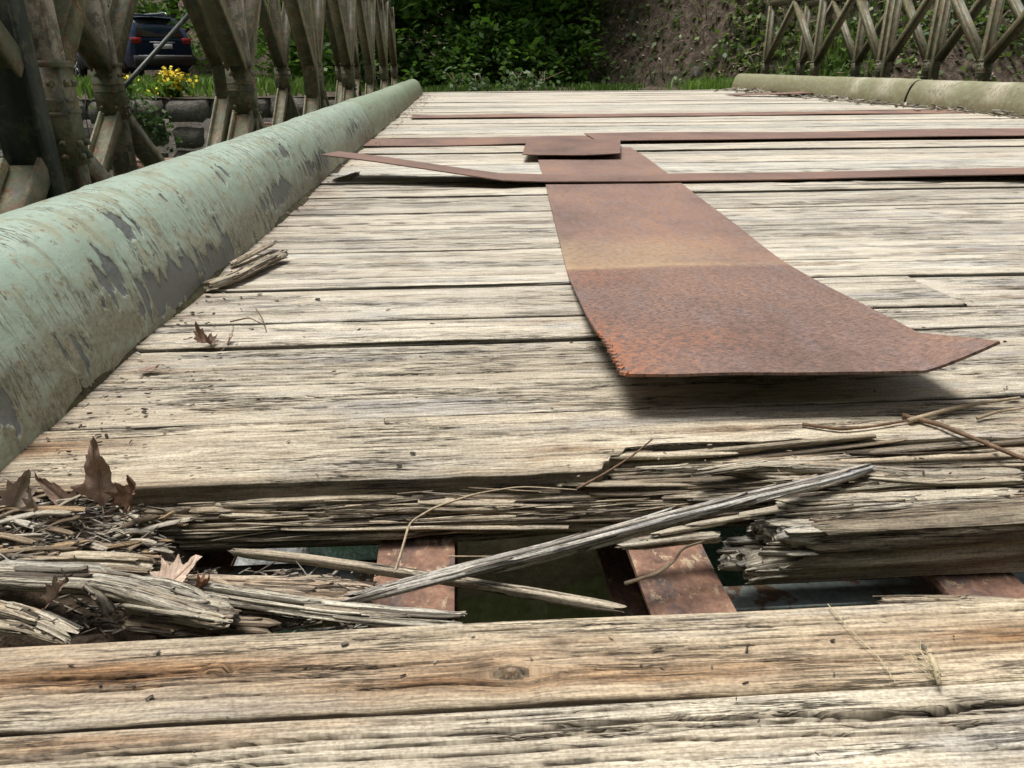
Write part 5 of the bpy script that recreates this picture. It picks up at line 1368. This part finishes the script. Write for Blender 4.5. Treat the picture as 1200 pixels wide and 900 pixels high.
for k, (x, y, h_, r_, lb) in enumerate(BU):
    z = float(height(np.array(x), np.array(y)))
    tree('shrub', (x, y, z), h_, r_, 46 if x < 2 else 26, 30 if x < 2 else 24, .085 if x < 2 else .055, 160 + k, lb, 'shrub', mat=LEAF_T if x < 2 else LEAF_B, low=0, tone=(0, .7) if x < 2 else (0, .6), spread=.22)

def blades(pts, hgt, seed, wd=.012):
    rs = np.random.RandomState(seed); n = len(pts)
    a = rs.uniform(0, 6.28, n); h_ = hgt * rs.uniform(.5, 1.25, n); lean = rs.uniform(.05, .55, n)
    dx, dy = np.cos(a), np.sin(a); b = rs.uniform(0, 6.28, n); wx, wy = np.cos(b) * wd, np.sin(b) * wd
    p0 = pts; p1 = pts + np.stack([dx * lean * h_ * .4, dy * lean * h_ * .4, h_ * .6], 1); p2 = pts + np.stack([dx * lean * h_, dy * lean * h_, h_ * (1 - .3 * lean)], 1)
    W = np.stack([wx, wy, np.zeros(n)], 1)
    V = np.stack([p0 - W, p0 + W, p1 + W * .8, p1 - W * .8, p2], 1).reshape(-1, 3)
    i = np.arange(n) * 5
    return V, np.stack([i, i + 1, i + 2, i + 3], 1), np.stack([i + 3, i + 2, i + 4], 1), np.repeat(rs.rand(n), 5)
rs = np.random.RandomState(77)
def scatter(n, xr, yr, dens=None):
    x = rs.uniform(*xr, n); y = rs.uniform(*yr, n)
    if dens is not None:
        k = rs.rand(n) < dens(x, y); x, y = x[k], y[k]
    return np.stack([x, y, height(x, y) - .01], 1)
pA = scatter(6000, (-2.5, 3.0), (11.5, 15.5), lambda x, y: sstep(.35, .65, vn(x * 1.3, y * 1.3, 5)) * .9)
pB = scatter(8000, (-13, -2.0), (10.55, 20), lambda x, y: .35 + .6 * sstep(.3, .6, vn(x * 1.3, y * 1.3, 6)))
g = Geo(); g.add(*[(lambda r: (r[0], r[1], r[2]))(blades(pA, .10, 1))][0], tone=blades(pA, .10, 1)[3] * .35)
r_ = blades(pB, .22, 2, .016); g.add(r_[0], r_[1], r_[2], tone=r_[3] * .8)
tag(obj('grass', g.mesh('grass', False), GRASS), 'short green grass on the ground beyond the bridge', 'grass', kind='stuff')
# bright grass tufts by the right kerb end
for k, (px_, py_, yy, lb) in enumerate([(868, 92, 11.6, 'bright green grass tuft beside the end of the right kerb'), (838, 97, 11.9, 'bright green grass tuft at the foot of the bank left of the kerb end'), (890, 80, 11.9, 'green grass tuft behind the end of the right truss'), (952, 88, 12.2, 'green tuft seen through the far panel of the right truss'), (985, 85, 12.0, 'green tuft seen through the second panel of the right truss')]):
    c0 = PY(px_, py_, yy); n = 520
    q = np.stack([c0.x + rs.normal(0, .28, n), yy + rs.normal(0, .22, n), np.zeros(n)], 1); q[:, 2] = height(q[:, 0], q[:, 1]) - .02
    r_ = blades(q, .20, 30 + k, .009); o = np.array([c0.x, yy, float(height(np.array(c0.x), np.array(yy)))])
    g = Geo(); g.add(r_[0] - o, r_[1], r_[2], tone=.25 + .75 * r_[3])
    tag(obj('grass_tuft', g.mesh('grass_tuft', False), GRASS, None, o), lb, 'grass tuft', kind='stuff')
# weeds along the far end of the deck
for k, (px_, lb) in enumerate([(534, 'small leafy weed at the far end left of centre'), (600, 'pale leafed weed at the centre of the far deck end'), (612, 'low pale weed right of centre at the far end'), (636, 'pale weed by the foot of the bank'), (560, 'short weed between two taller weeds at the far end')]):
    c0 = PY(px_, 104, 12.0); c0.z = float(height(np.array(c0.x), np.array(12.0))); n = 60
    q = rs.normal(0, .10, (n, 3)); q[:, 2] = np.abs(rs.normal(0, .14 if k else .3, n)) + .02
    V, Q = leaf_faces(q, .07, .8, rs)
    g = Geo(); g.add(V, Q, None, tone=np.repeat(rs.rand(n), 4))
    t = thing('weed', lb, 'weed', c0)
    obj('foliage', g.mesh('foliage', False), LEAF_P, t)
    g = Geo()
    for s_ in range(5): g.tube(np.array([(0, 0, -.02), (rs.normal(0, .04), rs.normal(0, .04), .12), (rs.normal(0, .09), rs.normal(0, .09), .26)]), [.006, .005, .002], 5)
    obj('stem', g.mesh('stem'), LEAF_B if False else PALE, t)
# yellow flowers above the wall
YEL = mat_plain('yellow petal', (.75, .58, .02), .6)
for k, (px_, py_, nfl, sp, lb) in enumerate([(206, 94, 40, .10, 'big clump of yellow flowers on top of the stone wall'), (190, 106, 14, .05, 'small low clump of yellow flowers left of the big clump'), (198, 86, 14, .05, 'tall yellow flower stalk behind the big clump'), (146, 92, 10, .06, 'sparse yellow flowers near the car wheel')]):
    c0 = PY(px_, py_, 10.75); zb_ = float(height(np.array(c0.x), np.array(10.75))); c = Vector((c0.x, 10.75, zb_)); top = c0.z - zb_
    t = thing('flower_clump', lb, 'flowers', c)
    q = rs.normal(0, 1, (nfl * 6, 3)) * [sp, .1, sp * .55] + [0, 0, max(top, .1)]
    V, Q = leaf_faces(q, .045, .3, rs, 1.0); g = Geo(); g.add(V, Q); tag(obj('petals', g.mesh('petals', False), YEL, t), kind='stuff')
    g = Geo()
    for s_ in range(10):
        e = q[rs.randint(len(q))]; g.tube(np.array([(e[0] * .3, e[1] * .3, -.02), tuple(e * [.7, .7, .6]), tuple(e)]), [.006, .005, .003], 5, tone=.5)
    q2 = rs.normal(0, 1, (60, 3)) * [sp, .08, .06] + [0, 0, .12]; V, Q = leaf_faces(q2, .09, .3, rs); g.add(V, Q, None, tone=np.repeat(rs.rand(60), 4))
    obj('stems', g.mesh('stems', False), GRASS, t)
# creeper hanging on the wall
iv = thing('creeper', 'pale green creeper hanging down the stone wall', 'creeper', (-4.6, 10.3, -.2))
q = np.concatenate([np.stack([PY(px_, py_, 10.22).x + rs.normal(0, .10, 45), 10.20 + rs.uniform(-.05, .06, 45), PY(px_, py_, 10.22).z + rs.normal(0, .09, 45)], 1) for px_, py_ in ((140, 120), (138, 135), (160, 128), (172, 140), (185, 150), (180, 142), (150, 145), (192, 158), (145, 112))])
V, Q = leaf_faces(q - np.array([-4.6, 10.3, -.2]), .065, .2, rs, 1.1); g = Geo(); g.add(V, Q, None, tone=np.repeat(rs.rand(len(q)), 4)); obj('foliage', g.mesh('foliage', False), LEAF_P, iv)
g = Geo()
for k in range(7):
    x0 = rs.uniform(-.4, .7); g.tube(np.array([(x0, .0, .25), (x0 + rs.normal(0, .08), -.12, 0), (x0 + rs.normal(0, .15), -.12, -.45)]), [.006, .006, .003], 5)
obj('stem', g.mesh('stem'), BARKT, iv)

# leaf litter, brush and rocks on the bank
BRN = mat_noise('dark vine', [(.3, (.05, .035, .025)), (.7, (.16, .12, .09))], 20, .9, .3, .003)
LIT = mat_leaf('leaf litter', (.08, .052, .036), (.60, .50, .38), .8, .05)
q = scatter(26000, (2.2, 16), (11.4, 20), lambda x, y: (y > toe(x)) * (.15 + .85 * sstep(.35, .6, vn(x * .8, y * .8, 15))))
q[:, 2] += .02
V, Q = leaf_faces(q, .075, 1.0, rs, 1.2); g = Geo(); g.add(V, Q, None, tone=np.repeat(rs.rand(len(q)) ** 1.6, 4))
tag(obj('leaf_litter', g.mesh('leaf_litter', False), LIT), 'brown dead leaves covering the earth bank', 'leaf litter', kind='stuff')
q = scatter(46000, (1.6, 15), (11.4, 19), lambda x, y: (y > toe(x)) * (.20 + .80 * sstep(.38, .55, vn(x * .8 + 9, y * .8, 25))))
V, Q = leaf_faces(q + np.stack([0 * q[:, 0], -.05 * rs.rand(len(q)), .02 + .20 * rs.rand(len(q)) ** 2], 1), .08, .5, rs, 1.3); g = Geo(); g.add(V, Q, None, tone=np.repeat(rs.rand(len(q)) * .95, 4))
tag(obj('ground_ivy', g.mesh('ground_ivy', False), LEAF_B), 'low green ground cover on the earth bank', 'ground cover', kind='stuff')
g = Geo()
q = scatter(2200, (1.8, 15), (11.8, 19), lambda x, y: (y > toe(x)) * (.2 + .8 * sstep(.45, .6, vn(x * .6 + 3, y * .6, 35))))
for p_ in q:
    a = rs.uniform(0, 6.28); L = rs.uniform(.2, .7); e = np.array([math.cos(a) * L * .5, math.sin(a) * L * .3 - .1, L * .6])
    g.tube(np.array([p_, p_ + e * .5 + [0, 0, .06], p_ + e + [0, -.05, -.1 * L]]), [.009, .007, .004], 4)
tag(obj('brush', g.mesh('brush'), PALE), 'tangle of thin dry stems on the earth bank', 'brush', kind='stuff')
RK = mat_noise('bank rock', [(.3, (.05, .045, .036)), (.5, (.11, .10, .08)), (.7, (.19, .175, .14))], 4, .9, .9, .03)
for k, (px_, py_, yy, r_, lb) in enumerate([(818, 72, 13.3, .13, 'tall pale rock jutting from the earth bank'), (848, 18, 15.0, .18, 'grey rock near the top of the bank')]):
    c0 = PY(px_, py_, yy); c0.z = float(height(np.array(c0.x), np.array(yy))) + r_ * .1
    rock('bank_rock', c0, (r_, r_, r_ * (1.5 if k == 0 else 1)), 20 + k, RK, lb, flat=.9)
ba, bb_ = PY(838, 28, 14.2), PY(852, 54, 13.4)
g = Geo(); g.tube(np.array([tuple(ba), tuple((ba + bb_) / 2 + Vector((.03, 0, .03))), tuple(bb_)]) - np.array(ba), [.012, .018, .014], 7)
tag(obj('dead_branch', g.mesh('dead_branch'), STRAW, None, ba), 'pale bare dead branch on the earth bank', 'branch')

# ------------------------------------------------------------------ parked car beyond the wall
PAINT = mat_plain('navy car paint', (.022, .034, .085), .16, .3, .6)
GLASS = mat_plain('dark car glass', (.05, .056, .062), .05, 0, .8)
BLK = mat_plain('black plastic', (.012, .012, .012), .5)
TYRE = mat_plain('tyre rubber', (.012, .012, .012), .85)
RIM = mat_plain('alloy rim', (.45, .45, .46), .3, .8)
SILV = mat_plain('silver trim', (.55, .56, .58), .3, .6)
REDL = mat_plain('red lamp lens', (.25, .01, .01), .2)
WHT = mat_plain('white number plate', (.65, .66, .68), .5)
def car(loc, rz):
    t = thing('parked_car', 'dark blue estate car parked beyond the left truss, seen from its rear corner', 'car', loc, rz)
    xs = np.array([-2.28, -2.24, -2.12, -1.95, -1.55, -1.0, -.3, .3, .75, 1.1, 1.5, 1.9, 2.2, 2.33])
    zr = np.array([1.02, 1.12, 1.36, 1.58, 1.66, 1.69, 1.69, 1.66, 1.50, 1.24, 1.05, .98, .88, .72])
    zb = np.array([.98, 1.02, 1.04, 1.05, 1.05, 1.04, 1.03, 1.02, 1.01, 1.0, .98, .93, .84, .70])
    hw = np.array([.78, .86, .90, .92, .93, .93, .93, .93, .93, .92, .90, .87, .80, .70])
    XX = np.linspace(-2.28, 2.33, 80)
    zr, zb, hw = [np.interp(XX, xs, a) for a in (zr, zb, hw)]
    def ring(i):
        h_ = hw[i]; zt = zr[i]; b = min(zb[i], zt - .01); gh = zt - b
        half = [(.0, .26), (h_ * .80, .26), (h_ * .97, .36), (h_, .58), (h_ * .99, .80), (h_ * .965, b), (h_ * .965 - .10 * gh / .62, b + gh * .35), (h_ * .965 - .22 * gh / .62, b + gh * .78), (h_ * .70 - .0, b + gh * .97) if gh > .2 else (h_ * .85, b + gh * .8), (h_ * .40, zt), (0, zt + .015)]
        return half
    H = np.array([ring(i) for i in range(80)])           # 80 x 11 x 2
    full = np.concatenate([H, (H[:, -2:0:-1] * [-1, 1])], 1)
    V = np.concatenate([np.broadcast_to(XX[:, None, None], full.shape[:2] + (1,)), full], 2)
    g = Geo(); k = V.shape[1]; g.add(V.reshape(-1, 3), grid_faces(80, k, 0, True)[:, ::-1])
    i = np.arange(k); j = (i + 1) % k
    for e, s_ in ((0, 1), (79, -1)):
        c = V[e].mean(0); g.add(np.vstack([V[e], c]), None, np.stack([np.full(k, k), i, j] if s_ > 0 else [np.full(k, k), j, i], 1))
    b = obj('body', g.mesh('body'), PAINT, t); b.data.set_sharp_from_angle(angle=R(50))
    def patch(name, x0, x1, r0, r1, f0, f1, sgn, mat, off=.006, slant=0):
        n = 10; uu = np.linspace(0, 1, n); pts = []
        for a in uu:
            row = []
            for bq in np.linspace(0, 1, 5):
                x = x0 + (x1 - x0) * a + slant * bq * (1 if a > .5 else -1) * abs(a - .5) * 2
                ii = (x + 2.28) / (4.61) * 79; i0 = int(np.clip(ii, 0, 78)); fr = ii - i0
                h_ = H[i0] * (1 - fr) + H[i0 + 1] * fr
                q = f0 + (f1 - f0) * bq; rr = r0 + (r1 - r0) * q; ri = int(min(rr, r1 - 1e-6)); f_ = rr - ri
                yz = h_[ri] * (1 - f_) + h_[ri + 1] * f_
                row.append((x, sgn * (yz[0] + off), yz[1]))
            pts.append(row)
        g = Geo(); q = grid_faces(n, 5); g.add(np.array(pts).reshape(-1, 3), q if sgn < 0 else q[:, ::-1])
        return obj(name, g.mesh(name), mat, t)
    for sgn in (1, -1):
        patch('side_window', -1.86, -1.20, 5, 8, .06, .86, sgn, GLASS)
        patch('side_window', -1.12, -.22, 5, 8, .06, .88, sgn, GLASS)
        patch('side_window', -.14, .72, 5, 8, .06, .86, sgn, GLASS, slant=.0)
        patch('window_trim', -1.95, .85, 5, 6, -.02, .10, sgn, SILV, .010)
        patch('sill_cladding', -2.1, 2.1, 1, 3, .3, .75, sgn, BLK, .008)
        for wx in (-1.36, 1.42):
            wy = sgn * .86
            w_ = obj('wheel', None_mesh(), None, t, (wx, wy, .34)) if False else None
            g = Geo(); a = np.linspace(0, 2 * math.pi, 28, endpoint=False)
            ring_ = np.array([(.20, -.09), (.31, -.11), (.345, -.08), (.345, .08), (.31, .11), (.20, .09)])
            Vv = np.stack([np.outer(np.cos(a), ring_[:, 0]), np.broadcast_to(ring_[:, 1], (28, 6)), np.outer(np.sin(a), ring_[:, 0])], -1)
            Vv = np.concatenate([Vv, Vv[:1]], 0)
            g.add(Vv.reshape(-1, 3), grid_faces(29, 6, 0, True)); wo = obj('wheel', g.mesh('wheel'), TYRE, t, (wx, wy, .345))
            g = Geo()
            for s_ in range(5):
                an = s_ / 5 * 6.283; M = Matrix.Rotation(an, 3, 'Y'); g.box(np.array(M @ Vector((.11, sgn * .085, 0))), (.20, .03, .055), np.array(M))
            g.tube(np.array([(0, sgn * .06, 0), (0, sgn * .105, 0)]), [.06, .05], 12); g.tube(np.array([(0, sgn * .02, 0), (0, sgn * .03, 0)]), [.20, .20], 24)
            obj('rim', g.mesh('rim', False), RIM, wo)
            g = Geo(); a = np.linspace(-.1, math.pi + .1, 20); rr = np.array([.37, .45])
            Vv = np.stack([np.outer(np.cos(a), rr), np.full((20, 2), sgn * .012), np.outer(np.sin(a), rr)], -1)
            V2 = Vv.copy(); V2[..., 1] -= sgn * .2
            VV = np.concatenate([Vv, V2[:, ::-1]], 1); g.add(VV.reshape(-1, 3), grid_faces(20, 4, 0, True)); obj('wheel_arch', g.mesh('wheel_arch'), BLK, t, (wx, sgn * .925, .345))
        g = Geo(); g.tube(np.array([(-1.6, sgn * .60, 1.70), (-1.45, sgn * .62, 1.745), (.2, sgn * .62, 1.75), (.4, sgn * .60, 1.70)]), [.016] * 4, 8); obj('roof_rail', g.mesh('roof_rail'), SILV, t)
        g = Geo(); M = Matrix.Rotation(R(-20), 3, 'Y'); g.box((-2.235, sgn * .70, 1.0), (.10, .26, .15)); obj('tail_light', g.mesh('tail_light', False), REDL, t)
    g = Geo(); n = 8
    P4 = np.array([(-2.262, -.66, 1.10), (-2.262, .66, 1.10), (-2.03, .56, 1.50), (-2.03, -.56, 1.50)]); g.add(np.vstack([P4, P4 + [.03, 0, .02]]), [[0, 3, 2, 1], [0, 1, 5, 4], [1, 2, 6, 5], [2, 3, 7, 6], [3, 0, 4, 7]])
    obj('rear_window', g.mesh('rear_window', False), GLASS, t)
    g = Geo(); g.box((-2.02, 0, 1.63), (.30, 1.16, .035)); obj('rear_spoiler', g.mesh('rear_spoiler', False), PAINT, t)
    g = Geo(); g.box((-2.30, 0, .50), (.12, 1.70, .26)); obj('bumper', g.mesh('bumper', False), BLK, t)
    g = Geo(); g.box((-2.365, 0, .62), (.02, 1.5, .03)); obj('bumper_trim', g.mesh('bumper_trim', False), SILV, t)
    g = Geo(); g.box((-2.295, 0, .86), (.02, .52, .12)); obj('number_plate', g.mesh('number_plate', False), WHT, t)
    g = Geo(); g.box((-2.275, 0, .96), (.03, .7, .03)); obj('tailgate_trim', g.mesh('tailgate_trim', False), SILV, t)
    return t
cz = 24.4
cp = PY(150, 60, cz)
car((cp.x - .35, cz + .8, float(height(np.array(cp.x), np.array(cz))) + .02), R(135))

sc.cycles.max_bounces = 6
sc.cycles.diffuse_bounces = 3
sc.cycles.glossy_bounces = 2
sc.cycles.transmission_bounces = 3
